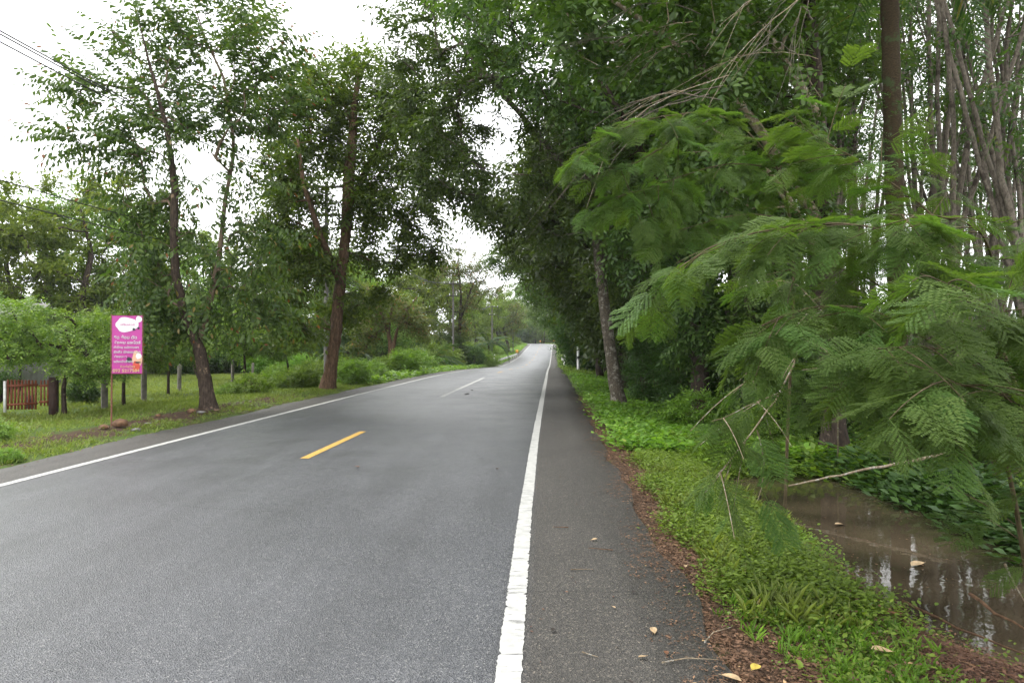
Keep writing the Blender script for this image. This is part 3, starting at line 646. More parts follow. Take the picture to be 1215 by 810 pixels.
# ------------------------------------------------------------------ background broadleaf trees
def bgvariant(seed, H, R, mat, bark='bark_dark', tmpl=T_far, n=300, per=9, low=.12, scale=1.0, cz=.6, ch=.34):
    rng = np.random.RandomState(seed)
    T = [[(0, 0, -.3, H*.02), (rng.normal(0, .2), 0, H*.3, H*.016), (rng.normal(0, .4), rng.normal(0, .4), H*.55, H*.009), (0, 0, H*.74, .03)]]
    B = [((0, 0, H*cz), (R, R, H*ch), 30)]
    for _ in range(10):
        a = rng.uniform(0, 2*PI); h = rng.uniform(low, .88); rr = R*(1-.5*abs(h-.5))
        B.append(((rr*.75*math.cos(a), rr*.75*math.sin(a), H*h), (R*.45, R*.45, H*.13), 9))
    G = grow(rng, T, B, n, tip=.012, shell=.6)
    w = wood_mesh('trunk', rng, G, M[bark], 7, minr=.02)
    P, D = leaf_points(rng, G, per, back=1.8, spread=.9, droop=.15)
    cmesh = crown_mesh('crown', rng, tmpl, P, D, M[mat], scale, smin=.6)
    return w, cmesh
def put_tree(name, meshes, label, group, x, y, rz=0, s=1.0, sz=1.0, cat='tree'):
    e = empty(name, (x, y, gz(x, y)-.05), rz, label, cat, group); e.scale = (s, s, s*sz)
    link('trunk', meshes[0], e); link('crown', meshes[1], e); return e
BG = [bgvariant(51, 12, 4.2, 'leaf_far'), bgvariant(52, 11, 4.6, 'leaf_far', n=260), bgvariant(53, 13, 3.6, 'leaf_roof'), bgvariant(54, 9, 3.6, 'leaf_bright', tmpl=T_fine, n=260), bgvariant(55, 10, 3.4, 'leaf_olive', tmpl=T_fine, n=240)]
def PX(px, d): p = W(px, 410, d); return p[0], p[1]
rnd = random.Random(8)
bgl = [  # px, distance, variant, height in photo px above horizon, label
 (20, 42, 1, 160, 'broad green tree behind the garden at the left edge of the view'),
 (95, 40, 0, 185, 'tallest rounded tree behind the clipped garden trees on the left'),
 (-60, 44, 0, 150, 'green tree behind the grey house at the far left'),
 (150, 46, 3, 150, 'lighter green tree right of the tallest tree behind the purple sign'),
 (215, 52, 2, 125, 'dark tree seen behind the forked roadside tree'),
 (275, 55, 0, 115, 'mid green tree behind the pale garden bush'),
 (330, 58, 4, 125, 'olive green tree just left of the reddish trunk in the background'),
 (380, 60, 1, 105, 'green tree directly behind the reddish trunk'),
 (430, 66, 3, 90, 'yellow green tree behind the small multi-stemmed tree'),
 (470, 74, 1, 95, 'bushy tree behind and right of the small multi-stemmed tree'),
 (505, 88, 0, 85, 'rounded pale tree left of the thin russet-crowned tree'),
 (530, 100, 4, 85, 'olive tree behind the thin russet-crowned tree'),
 (565, 125, 0, 62, 'distant tree behind the first utility pole in view'),
 (590, 150, 1, 58, 'distant tree between the last utility poles and the guard rail'),
]
for px, d, v, hp, lb in bgl:
    x, y = PX(px, d); H = 1.28*hp*d/810+CAMZ-gz(x, y); h0 = [12, 11, 13, 9, 10][v]
    put_tree('broadleaf_tree', BG[v], lb, 'background trees on the left', x, y, rnd.uniform(0, 6), H/h0*1.1, .9)
# wooded rise where the road disappears over its crest
for k in range(46):
    row_ = k // 16
    px = 556+(k % 16)*11.5+rnd.uniform(-4, 4)+row_*3; d = 232+row_*26+rnd.uniform(-6, 6)
    if px < 600: d = 190+row_*30
    x, y = PX(px, d); hp = (66-abs(px-600)*.16)*[.62, .85, 1.0][row_]*rnd.uniform(.85, 1.1)
    v = rnd.choice([0, 1, 3, 4]); H = max(6, hp*d/810+CAMZ-gz(x, y)); h0 = [12, 11, 13, 9, 10][v]
    put_tree('broadleaf_tree', BG[v], 'pale distant tree behind the crest of the road, %s row of the wood' % ['front', 'middle', 'back'][row_], 'distant trees behind the crest', x, y, rnd.uniform(0, 6), H/h0, 1)
for k in range(26):      # second line on the left so that no gap shows the horizon
    px = -180+k*27; d = 75+rnd.uniform(-5, 12)+max(0, px-350)*.25
    x, y = PX(px, d); v = rnd.choice([0, 1, 2, 4]); H = (70+rnd.uniform(-8, 15)-max(0, px-350)*.08)*d/810+CAMZ-gz(x, y)
    put_tree('broadleaf_tree', BG[v], 'green tree in the back row of woodland, %s' % ('above the garden at the far left' if px < 130 else 'behind the forked roadside tree' if px < 300 else 'behind the reddish-trunked tree' if px < 430 else 'behind the utility poles'), 'back row of woodland on the left', x, y, rnd.uniform(0, 6), H/[12, 11, 13, 9, 10][v], 1)

# ------------------------------------------------------------------ garden trees, hedge and shrubs on the left
GT = [bgvariant(61, 3.2, 1.55, 'leaf_bright', tmpl=[(V*.72, F, v) for V, F, v in T_mid], n=380, per=9, low=.45, cz=.67, ch=.27), bgvariant(62, 3.2, 1.6, 'leaf_bright', tmpl=[(V*.72, F, v) for V, F, v in T_mid], n=300, per=8, low=.5, cz=.7, ch=.25),
      bgvariant(63, 3.2, 1.3, 'leaf_far', tmpl=[(V*.42, F, v) for V, F, v in T_fine], n=240, per=10, low=.5, cz=.7, ch=.25)]
for px, py, d, v, top, lb, sx in [
    (78, 492, 16.4, 0, 352, 'dense round-crowned garden tree with bright leaves beside the red picket gate', 1.08),
    (147, 476, 19.6, 1, 362, 'two-stemmed garden tree directly behind the purple sign', .95),
    (200, 462, 24, 1, 372, 'small garden tree between the sign and the forked trunk', .95),
    (290, 446, 32, 0, 362, 'pale green garden tree in the open between the two roadside trees', .98),
    (340, 445, 33, 2, 385, 'darker garden tree just left of the reddish trunk', 1.1),
    (24, 466, 25, 2, 368, 'garden tree behind the picket gate at the far left', 1.0),
    (-40, 475, 22, 0, 345, 'garden tree beyond the left edge of the view beside the grey house', 1.2),
    (240, 440, 36, 2, 375, 'green garden tree deep in the lawn behind the forked trunk', 1.1)]:
    x, y = PX(px, d); z = gz(x, y); H = (410-top)*d/810+CAMZ-z
    e = put_tree('garden_tree', GT[v], lb, 'garden trees on the lawn', x, y, rnd.uniform(0, 6), H/3.2*sx, 1/sx)
def shrub_mesh(seed, H, R, mat, tmpl=T_shrub, n=110, per=9, scale=1.0, stems=5):
    rng = np.random.RandomState(seed); T = []
    for _ in range(stems):
        a = rng.uniform(0, 2*PI); r = rng.uniform(.1, .45)*R
        T.append([(.06*math.cos(a), .06*math.sin(a), -.1, .02), (r*.6*math.cos(a), r*.6*math.sin(a), H*.35, .014), (r*math.cos(a), r*math.sin(a), H*.7, .006)])
    G = grow(rng, T, [((0, 0, H*.5), (R, R, H*.5), 1)], n, step=.25, tip=.003, shell=.5)
    P, D = leaf_points(rng, G, per, back=.5, spread=.8, droop=-.1)
    ok = P[:, 2] > .02
    return wood_mesh('stem', rng, G, M['twig_dark'], 4, flare=1), crown_mesh('foliage', rng, tmpl, P[ok], D[ok], M[mat], scale)
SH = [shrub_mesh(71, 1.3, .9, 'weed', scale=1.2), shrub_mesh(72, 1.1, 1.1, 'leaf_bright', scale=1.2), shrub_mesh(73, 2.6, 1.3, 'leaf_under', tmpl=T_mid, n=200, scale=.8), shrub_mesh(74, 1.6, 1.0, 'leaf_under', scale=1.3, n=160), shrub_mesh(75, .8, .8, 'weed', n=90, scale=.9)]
def put_shrub(v, label, group, x, y, s=1.0, sz=1.0, name='shrub'):
    e = empty(name, (x, y, gz(x, y)-.02), rnd.uniform(0, 6), label, 'shrub', group); e.scale = (s, s, s*sz)
    link('stem', SH[v][0], e); link('foliage', SH[v][1], e); return e
x, y = PX(-12, 16.4)
hedge = bgvariant(64, 1.35, .62, 'leaf_under', tmpl=[(V*.3, F, v) for V, F, v in T_fine], n=200, per=8, low=.5)
e = put_tree('clipped_bush', hedge, 'dark rounded clipped bush on a short stem at the left edge before the gate', None, x, y, 0, 1.0, 1, 'shrub')
lsh = [  # px, ground y, variant, size
 (300, 468, 4, .8), (325, 463, 0, .55), (345, 462, 1, .6), (365, 461, 0, .6), (372, 452, 1, .9), (350, 448, 0, 1.0), (420, 457, 0, .8), (440, 452, 1, .8), (330, 452, 1, .7), (100, 478, 3, .45), (-14, 524, 4, .45), (8, 548, 4, .25), (410, 446, 1, 1.0),
 (480, 445, 0, 1.1), (495, 441, 1, 1.2), (515, 438, 0, 1.5), (532, 437, 1, 1.6), (455, 446, 0, .8), (270, 470, 4, .5), (400, 438, 3, 1.4), (435, 436, 3, 1.6), (475, 432, 1, 1.8)]
adj = ['low weedy shrub', 'leafy green bush', 'bright roadside bush', 'tangled green shrub', 'small leafy shrub']
for k, (px, py, v, s) in enumerate(lsh):
    g = onground(px, py)
    put_shrub(v, None, 'weedy bushes along the left verge', g[0], g[1], s)['label'] = '%s on the verge, %s' % (adj[k % 5], [
      'just right of the forked trunk', 'in the dip before the reddish trunk', 'left of the reddish trunk', 'touching the reddish trunk on its left', 'behind the reddish trunk on its left', 'in the bank left of the reddish trunk', 'just right of the reddish trunk',
      'second right of the reddish trunk', 'behind the brush pile', 'between the picket gate and the fence post', 'at the left edge of the view near the road', 'lowest one by the road at far left', 'behind the reddish trunk on its right',
      'right of the multi-stemmed tree', 'beyond the multi-stemmed tree', 'in front of the young palm', 'just before the thin russet tree', 'left of the multi-stemmed tree', 'beside the red soil patch', 'under the far side of the reddish-trunk tree', 'behind the white marker post', 'deep behind the multi-stemmed tree'][k])
for k in range(34):      # hedge bank that runs on down the left side
    y = 62+k*4.2; u = -10.6-rnd.uniform(0, 3.0)-(1.2 if 84 < y < 104 else 0); put_shrub(rnd.choice([0, 1, 1]), 'bright leafy bush in the overgrown left bank, %s' % ('before the guard rail near the poles' if y < 105 else 'behind the guard rail' if y < 140 else 'on the rise beyond the guard rail'), 'bushes in the far left bank', u+road_x(y), y, rnd.uniform(1.6, 2.4)*(1.0 if y < 120 else .8))
#@@PART3
for k in range(26):
    px = 560+k*7.5+rnd.uniform(-3, 3); x, y = PX(px, 236+rnd.uniform(-6, 8)); s_ = rnd.uniform(3.2, 5)
    put_shrub(rnd.choice([0, 1, 3]), 'hazy green bush closing the view just past the crest of the road', 'bushes past the crest', x, y, s_)
for k in range(30):
    px = 170+k*14; x, y = PX(px, 46+max(0, px-330)*.14+rnd.uniform(-2, 4)); put_shrub(rnd.choice([0, 1, 2, 3]), 'green bush at the foot of the woodland, %s' % ('behind the forked trunk' if px < 290 else 'left of the reddish trunk' if px < 400 else 'between the reddish trunk and the multi-stemmed tree' if px < 470 else 'beyond the multi-stemmed tree'), 'bushes at the foot of the left woodland', x, y, rnd.uniform(1.0, 1.7))
# ------------------------------------------------------------------ small structures on the left
M['purple'] = plain('magenta_banner', (.48, .045, .30), .45, .05, 5, bump=.02); M['banner_white'] = plain('banner_white', (.8, .8, .82), .5, .03)
M['banner_cream'] = plain('banner_cream', (.85, .72, .45), .5, .03); M['banner_skin'] = plain('banner_skin', (.72, .42, .28), .5, .1); M['banner_dark'] = plain('banner_dark', (.02, .02, .03), .5, .05)
M['banner_red'] = plain('banner_red', (.6, .08, .05), .5, .1); M['banner_pink'] = plain('banner_pink', (.72, .25, .50), .5, .1)
M['rust'] = plain('rusty_steel', (.16, .06, .035), .8, .25, 30); M['concrete'] = plain('weathered_concrete', (.17, .155, .13), .9, .25, 9, bump=.5)
M['concrete_pole'] = plain('pole_concrete', (.075, .07, .062), .9, .15, 4); M['white'] = plain('white_painted', (.72, .72, .70), .6, .12, 9)
M['gate_red'] = plain('red_brown_wood', (.25, .07, .035), .6, .15, 8); M['gate_dark'] = plain('dark_brown_wood', (.05, .025, .018), .8, .2, 8); M['steel'] = plain('galvanised_steel', (.55, .56, .57), .45, .08, 8, metal=.6)
M['rock_red'] = plain('laterite_rock', (.16, .085, .045), .9, .3, 9, bump=1); M['rock_grey'] = plain('grey_rock', (.22, .21, .2), .9, .3, 9, bump=1)
M['black'] = plain('black_rubber', (.02, .02, .02), .6, .1); M['wall'] = plain('grey_render', (.22, .215, .21), .9, .12, 2); M['roof'] = plain('grey_roof', (.15, .14, .135), .7, .2, 3)
M['orange'] = plain('orange_yellow_panel', (.8, .38, .04), .5, .05)

# banner on a rusty pole
sp = W(132.5, 506, 13.6); sp[2] = gz(sp[0], sp[1])
sgn = empty('roadside_banner', sp, YAW+math.atan((607.5-150)/810)*.35, 'tall magenta hairdresser banner with Thai lettering on a rusty pole by the left verge', 'sign')
H0 = CAMZ+(410-443)*13.6/810-sp[2]; H1 = CAMZ+(410-374.5)*13.6/810-sp[2]; BW = .575
mb = MB(); mb.tube([(0, 0, -.1), (0.005, 0, 1.0), (-.004, .0, 1.2), (0, 0, H1+.02)], .017, 8); mb.build('pole', M['rust'], sgn)
mb = MB(); mb.tube([(0, 0, H0-.01), (BW, 0, H0-.01)], .009, 6); mb.tube([(0, 0, H1+.005), (BW, 0, H1+.005)], .009, 6); mb.tube([(BW, 0, H0-.02), (BW, 0, H1+.02)], .009, 6); mb.build('frame', M['rust'], sgn)
mb = MB(); nx_, nz_ = 12, 20
gxx, gzz = np.meshgrid(np.linspace(.012, BW-.01, nx_), np.linspace(H0, H1, nz_), indexing='ij')
bow = lambda x, z: -.014-.012*np.sin(x/BW*PI)*np.sin((z-H0)/(H1-H0)*PI*1.3)-.003*np.sin(x*30+z*9)
k = np.arange(nx_*nz_).reshape(nx_, nz_)
mb.add(np.stack([gxx, bow(gxx, gzz), gzz], -1).reshape(-1, 3), np.stack([k[:-1, :-1], k[1:, :-1], k[1:, 1:], k[:-1, 1:]], -1).reshape(-1, 4))
ban = mb.build('banner', M['purple'], sgn, smooth=True)
def flat(name, outline, mat, dy, par=ban):
    P = np.array(outline); c = P.mean(0); P = np.vstack([P, c]); n = len(outline)
    V = np.stack([P[:, 0], bow(P[:, 0], P[:, 1])-dy, P[:, 1]], -1)
    mb = MB(); mb.add(V, [[i, (i+1) % n, n] for i in range(n)]); return mb.build(name, mat, par)
def blob(cx, cz, rx, rz, n=28, w=.12, f=6):
    return [(cx+rx*math.cos(a)*(1+w*math.cos(f*a)*abs(math.sin(a))), cz+rz*math.sin(a)*(1+w*math.cos(3*a))) for a in np.linspace(0, 2*PI, n, endpoint=False)]
HH = H1-H0
flat('emblem', blob(BW*.5, H1-.155*HH, BW*.37, HH*.125), M['banner_white'], .004)
flat('emblem_tip', blob(BW*.88, H1-.06*HH, BW*.1, HH*.055), M['banner_white'], .004)
flat('emblem_flower', blob(BW*.72, H1-.235*HH, BW*.05, HH*.022), M['banner_dark'], .007)
flat('emblem_flower', blob(BW*.87, H1-.215*HH, BW*.04, HH*.018), M['banner_dark'], .007)
flat('picture', blob(BW*.83, H0+.24*HH, BW*.16, HH*.15), M['banner_skin'], .004)
flat('picture_detail', blob(BW*.80, H0+.12*HH, BW*.12, HH*.09), M['banner_red'], .006)
flat('picture_detail', blob(BW*.58, H0+.235*HH, BW*.085, HH*.05), M['banner_dark'], .006)
flat('picture_detail', blob(BW*.85, H0+.19*HH, BW*.10, HH*.014), M['banner_dark'], .008)
flat('picture_detail', blob(BW*.88, H0+.30*HH, BW*.09, HH*.05), M['banner_white'], .008)
def text(body, x, z, size, mat, align='LEFT', wid=None, bold=.0):
    cu = bpy.data.curves.new('lettering', 'FONT'); cu.body = body; cu.size = size; cu.align_x = align; cu.offset = bold; cu.extrude = .0005
    o = bpy.data.objects.new('lettering', cu); C.objects.link(o); bpy.context.view_layer.update()
    w = o.dimensions.x; me = bpy.data.meshes.new_from_object(o); bpy.data.objects.remove(o)
    sx = (wid/w) if (wid and w > 0) else 1
    for v in me.vertices:
        px_, pz_ = x+v.co.x*sx, z+v.co.y; v.co = (px_, float(bow(px_, pz_))-.012+v.co.z*0, pz_)
    me.materials.clear(); me.materials.append(mat); link('lettering', me, ban)
z = lambda f: H0+HH*(1-f)
text('ยืด ย้อม ดัด', BW*.08, z(.40), .085, M['banner_white'], wid=BW*.74, bold=.0028)
text('ตัดผม สระไดร์', BW*.08, z(.485), .072, M['banner_white'], wid=BW*.86, bold=.0028)
text('ทำสีผม หมักผมเงา', BW*.08, z(.565), .058, M['banner_white'], wid=BW*.80, bold=.0022)
text('สักคิ้ว สักขอบปาก', BW*.08, z(.645), .058, M['banner_white'], wid=BW*.86, bold=.0022)
text('ต่อขนตา', BW*.08, z(.725), .055, M['banner_white'], wid=BW*.42, bold=.0022)
text('แต่งหน้าเจ้าสาว', BW*.08, z(.81), .058, M['banner_white'], wid=BW*.64, bold=.0022)
text('ติดต่อโทร', BW*.28, z(.90), .062, M['banner_cream'], wid=BW*.48, bold=.0014)
text('093 5217584', BW*.05, z(.975), .082, M['banner_cream'], wid=BW*.86, bold=.002)
text('เสริมสวย', BW*.26, z(.17), .06, M['banner_pink'], wid=BW*.48, bold=.0008)

# rocks, each of its own
def rock_mesh(seed, s, mat):
    r = np.random.RandomState(seed); a = np.linspace(0, 2*PI, 11, endpoint=False); V = []
    ringz = [(-.35, .8), (0, 1.0), (.3, .85), (.55, .5)]
    j = 1+r.normal(0, .2, (4, 11))*np.array([[1], [1], [.8], [1.1]])
    for q, (zz, rr) in enumerate(ringz):
        for w_, aa in enumerate(a): V.append((rr*j[q, w_]*math.cos(aa)*s[0], rr*j[q, w_]*math.sin(aa)*s[1], (zz+r.normal(0, .05))*s[2]))
    V.append((r.normal(0, .1)*s[0], 0, .68*s[2])); F4 = []; F3 = []
    for q in range(3):
        for w_ in range(11): F4.append([q*11+w_, q*11+(w_+1) % 11, (q+1)*11+(w_+1) % 11, (q+1)*11+w_])
    for w_ in range(11): F3.append([33+w_, 33+(w_+1) % 11, 44])
    return mesh_np('rock', V, [F3, F4], mat)
for px, py, sz, mt, lb in [(143, 507, (.15, .13, .15), 'rock_red', 'large reddish rock at the foot of the banner pole'), (124, 509, (.10, .08, .08), 'rock_red', 'smaller reddish rock left of the banner pole'),
                           (162, 511, (.09, .07, .05), 'rock_grey', 'pale flat stone right of the large reddish rock'), (228, 490, (.12, .10, .10), 'rock_red', 'reddish rock beside the forked trunk'),
                           (238, 490, (.12, .08, .05), 'rock_grey', 'flat grey slab at the base of the forked trunk'), (188, 494, (.07, .06, .05), 'rock_red', 'small red rock midway between banner and forked trunk'), (176, 503, (.08, .05, .03), 'rock_grey', 'small pale stone on the bare soil before the forked trunk')]:
    g = onground(px, py); o = link('rock', rock_mesh(px, sz, M[mt]), loc=g+np.array([0, 0, sz[2]*.5])); tag(o, lb, 'rock')
# concrete fence posts
for px, py, top, w_, lb in [(124, 486, 441, .15, 'grey concrete fence post left of the banner pole'), (171, 476, 432, .15, 'dark concrete fence post right of the purple sign'), (213, 464, 433, .13, 'concrete fence post left of the forked trunk'),
                            (276, 454, 428, .13, 'concrete fence post right of the forked trunk under the pale tree'), (300, 450, 431, .12, 'fence post under the right side of the pale garden tree'), (357, 445, 428, .12, 'weathered fence post near the reddish trunk')]:
    g = onground(px, py); d = (g-np.array([0, 0, CAMZ])) @ FW; h = (py-top)*d/810
    mb = MB(); mb.tube([(0, 0, -.2), (0, 0, h*.5), (0.01, 0, h)], w_/1.6, 4, wob=.04, rng=np.random.RandomState(px)); o = mb.build('fence_post', M['concrete'], loc=g)
    tag(o, lb, 'post', 'concrete posts of the garden fence')
# garden gate
gp = onground(64, 494); gt = empty('garden_gate', gp, YAW+.35, 'low red-brown wooden picket gate hung from a square post at the left', 'gate')
mb = MB(); mb.box((0, 0, .42), (.17, .17, 1.04)); mb.build('gate_post', M['gate_dark'], gt)
mb = MB(); mb.box((-.52, .15, .35), (.13, .13, .3)); mb.build('stub_post', M['concrete'], gt)
def picket_panel(x0, y0, x1, y1, n, z0, z1, w=.032, sag=0):
    p = link('gate_leaf', None, gt)if False else None
    L = math.hypot(x1-x0, y1-y0); dx, dy = (x1-x0)/L, (y1-y0)/L
    mb = MB(); ang = math.atan2(dy, dx); R = np.array([[math.cos(ang), -math.sin(ang), 0], [math.sin(ang), math.cos(ang), 0], [0, 0, 1]])
    for f in (.16, .8): mb = MB(); mb.box(((x0+x1)/2, (y0+y1)/2+.0, z0+(z1-z0)*f), (L, .03, .05), R); lf = mb.build('gate_rail', M['gate_red'], gt)
    me = None
    for i in range(n):
        t = (i+.5)/n
        if me is None:
            m2 = MB(); h = z1-z0
            m2.box((0, -.027, h/2), (w, .018, h)); m2.add([[-w/2, -.036, h], [w/2, -.036, h], [0, -.036, h+.025], [-w/2, -.018, h], [w/2, -.018, h], [0, -.018, h+.025]], [[0, 1, 2], [3, 5, 4]]); m2.add([[-w/2, -.036, h], [0, -.036, h+.025], [0, -.018, h+.025], [-w/2, -.018, h], [w/2, -.036, h], [w/2, -.018, h]], [[0, 1, 2, 3], [1, 4, 5, 2]])
            me = m2.mesh('picket', M['gate_red'])
        o = link('picket', me, lf); o.location = (x0+(x1-x0)*t, y0+(y1-y0)*t, z0-.04*sag*(1-t)); o.rotation_euler = (0, 0, ang)
picket_panel(-.09, .0, -.30, .0, 3, .26, .86); picket_panel(-.33, .02, -.86, -.30, 9, .22, .90, .042, 1)
mb = MB(); mb.box((-.885, -.32, .52), (.05, .05, .72)); o = mb.build('end_board', M['white'], gt)
# house behind the trees
hx, hy = PX(-45, 30); hz = gz(hx, hy)
hs = empty('house', (hx, hy, hz), .3, 'low grey rendered house half hidden behind garden trees at the left edge', 'house')
mb = MB(); mb.box((0, 0, 1.25), (6, 5, 2.5)); mb.build('wall', M['wall'], hs)
mb = MB(); mb.add([[-3.4, -2.9, 2.48], [3.4, -2.9, 2.48], [3.4, 0, 3.7], [-3.4, 0, 3.7], [-3.4, 2.9, 2.48], [3.4, 2.9, 2.48]], [[0, 1, 2, 3], [3, 2, 5, 4]]); mb.build('roof', M['roof'], hs)
for xx in (-1.6, 1.4):
    mb = MB(); mb.box((xx, -2.53, 1.4), (1.1, .08, 1.0)); wdw = mb.build('window', M['white'], hs); mb = MB(); mb.box((xx, -2.58, 1.4), (.95, .03, .85)); mb.build('pane', M['black'], wdw)

# utility poles and wires
poles = []
PL = [(30, -9.9, 9.0), (70, -10.0, 9.0), (108, -9.4, 9.2), (150, -8.6, 9.2), (-10, -9.8, 9.0)]
plab = ['concrete utility pole hidden behind the reddish-trunked tree', 'concrete utility pole with crossarm behind the thin russet tree', 'utility pole with crossarm standing clear against the woods before the guard rail', 'farthest utility pole beside the guard rail', 'utility pole beside the photographer on the left']
ppro = None
for (y, u, h), lb in zip(PL, plab):
    x = u+road_x(y); z_ = gz(x, y)
    if ppro is None:
        ppro = empty('utility_pole', (x, y, z_), 0, lb, 'utility pole', 'utility poles on the left'); h0 = h
        mb = MB(); mb.tube([(0, 0, -.3), (0, 0, h)], [.12, .08], 8); mb.build('pole', M['concrete_pole'], ppro)
        for zz, w_ in ((h-.25, 2.0), (h-1.5, 1.3)):
            mb = MB(); mb.box((0, -.14, zz), (w_, .1, .1)); ca = mb.build('crossarm', M['concrete_pole'], ppro)
            for xi in (-.9, -.35, .35, .9):
                if abs(xi) < w_/2:
                    mb = MB(); mb.tube([(xi, -.14, zz+.05), (xi, -.14, zz+.13), (xi, -.14, zz+.22)], [.03, .05, .03], 7); mb.build('insulator', M['white'], ca)
        cur = ppro
    else:
        cur = copy_tree(ppro); cur.location = (x, y, z_); cur['label'] = lb
    poles.append((y, x, z_))
poles.sort()
def sagline(P0, P1, sag, n=14):
    t = np.linspace(0, 1, n)[:, None]; return P0*(1-t)+P1*t-np.array([0, 0, 1.])*sag*4*t*(1-t)
wl_ = [(-.62, 9.0, 'outermost high cable of the upper bundle'), (-.35, 9.0, 'second high cable of the upper bundle'), (-.24, 9.0, 'inner high cable of the upper bundle'), (-.3, 5.6, 'higher of the two low telephone cables'), (.2, 5.1, 'lower of the two low telephone cables')]
for dx, h, lb in wl_:
    mb = MB(); Ps = []
    for a, b in zip(poles[:-1], poles[1:]):
        Ps.append(sagline(np.array([a[1]+dx, a[0]-.14, a[2]+h]), np.array([b[1]+dx, b[0]-.14, b[2]+h]), 1.6 if h > 8 else .9)[:-1])
    mb.tube(np.concatenate(Ps), (.016 if h > 8 else .011), 4, cap=False); o = mb.build('power_cable', M['black']); tag(o, lb+' running along the left side', 'cable', 'overhead cables')

# guard rails, marker posts, warning panels
def guardrail(y0, y1, u0, u1, label):
    n = max(2, int((y1-y0)/4)+1); ys = np.linspace(y0, y1, n); x0 = u0+road_x(y0); e = empty('guard_rail', (x0, y0, gz(x0, y0)), 0, label, 'guard rail'); o0 = np.array(e.location)
    yy = np.linspace(y0, y1, 12); prof = [(0, .42), (.05, .47), (0, .52), (-.03, .56), (0, .60), (.05, .66), (0, .72)]
    V = []; sgn_ = 1 if u0 < -3 else -1
    for y in yy:
        u = u0+(u1-u0)*(y-y0)/(y1-y0); drop = .35*max(0, 1-(y-y0)/3.0)*(u0 < -3)
        for a, b in prof: V.append((u+road_x(y)+a*sgn_, y, float(road_z(y))-.05+b-drop))
    k = np.arange(12*7).reshape(12, 7); mb = MB(); mb.add(np.array(V)-o0, np.stack([k[:-1, :-1], k[:-1, 1:], k[1:, 1:], k[1:, :-1]], -1).reshape(-1, 4)); mb.build('rail', M['white'], e)
    for y in ys:
        u = u0+(u1-u0)*(y-y0)/(y1-y0)-.08*sgn_; mb = MB(); mb.box((u+road_x(y)-o0[0], y-o0[1], .22+float(road_z(y))-o0[2]), (.12, .15, .95)); mb.build('rail_post', M['white'], e)
guardrail(98, 136, -7.9, -6.9, 'white steel guard rail along the left bend before the crest'); guardrail(96, 112, 1.75, 1.6, 'short white guard rail on the right at the dip')
def marker(px, py, d, h, r, label, head=True):
    p = W(px, py, d); z_ = gz(p[0], p[1]); e = empty('marker_post', (p[0], p[1], z_), 0, label, 'marker post')
    mb = MB(); mb.tube([(0, 0, -.1), (0, 0, h)], r, 8); mb.build('post', M['white'], e)
    mb = MB(); mb.tube([(0, 0, h*.55), (0, 0, h*.66)], r+.006, 8); mb.build('black_band', M['black'], e)
    if head: mb = MB(); mb.tube([(0, 0, h), (0, 0, h+.1), (0, 0, h+.26), (0, 0, h+.34)], [r*1.2, .17, .17, .07], 10); mb.build('cap', M['white'], e)
marker(586.5, 430, 92, 1.15, .11, 'white marker post with round head on the left verge before the guard rail')
marker(451.5, 440, 47, .45, .10, 'small white milestone almost buried in weeds left of the multi-stemmed tree')
marker(686, 438, 45.5, 1.78, .085, 'tall white concrete post on the right verge between dark trunks', False)
marker(670, 430, 82, 1.5, .12, 'shorter white post farther along the right verge', False)
for px, d, u_lab in ((641, 228, 'orange warning panel at the crest left of the far lane'), (657.5, 206, 'orange warning panel at the crest on the right edge')):
    p = W(px, 405, d); z_ = gz(p[0], p[1]); e = empty('warning_panel', (p[0], p[1], z_), 0, u_lab, 'road sign')
    mb = MB(); mb.box((0, 0, .6), (.08, .08, 1.5)); mb.build('post', M['white'], e); mb = MB(); mb.box((0, -.07, 1.0), (.5, .03, .5)); mb.build('panel', M['orange'], e)
p = W(613.5, 411, 128); e = empty('warning_panel', (p[0], p[1], gz(p[0], p[1])), 0, 'small yellow marker board at the far end of the left guard rail', 'road sign')
mb = MB(); mb.box((0, 0, .7), (.07, .07, 1.6)); mb.build('post', M['white'], e); mb = MB(); mb.box((0, -.06, 1.3), (.5, .03, .6)); mb.build('panel', M['orange'], e)

# ------------------------------------------------------------------ palms
def frond_mesh(seed, L, nl=34, wl=.5, droop=1.0, w=.035):
    r = np.random.RandomState(seed); mb = MB(); t = np.linspace(0, 1, 14)
    X = L*t*(1-.18*droop*t*t); Z = L*(.25*t-.75*droop*t**2.2); R = np.stack([X, 0*X, Z], 1)
    mb.tube(R, np.linspace(.03, .006, 14)*L/2.5, 4, cap=False)
    for i in range(nl):
        s = .12+.88*i/nl; p = np.array([np.interp(s, t, R[:, c]) for c in range(3)]); q = wl*(math.sin(PI*min(1, s*.9+.08))**.7)*r.uniform(.85, 1.1)
        for sd in (-1, 1):
            tip_ = p+np.array([q*.45, sd*q*.75, -q*.45*droop+r.normal(0, .05)]); midp = (p+tip_)/2+np.array([0, 0, .06*q])
            mb.add([p, midp+np.array([w, 0, 0]), tip_, midp-np.array([w, 0, 0])], [[0, 1, 2, 3]], r.rand())
    return mb.mesh('frond', M['palm'], var=True)
FM = [frond_mesh(81, 3.0, 40, .62, 1.1), frond_mesh(82, 2.8, 40, .6, .7), frond_mesh(83, 3.2, 40, .65, 1.5)]
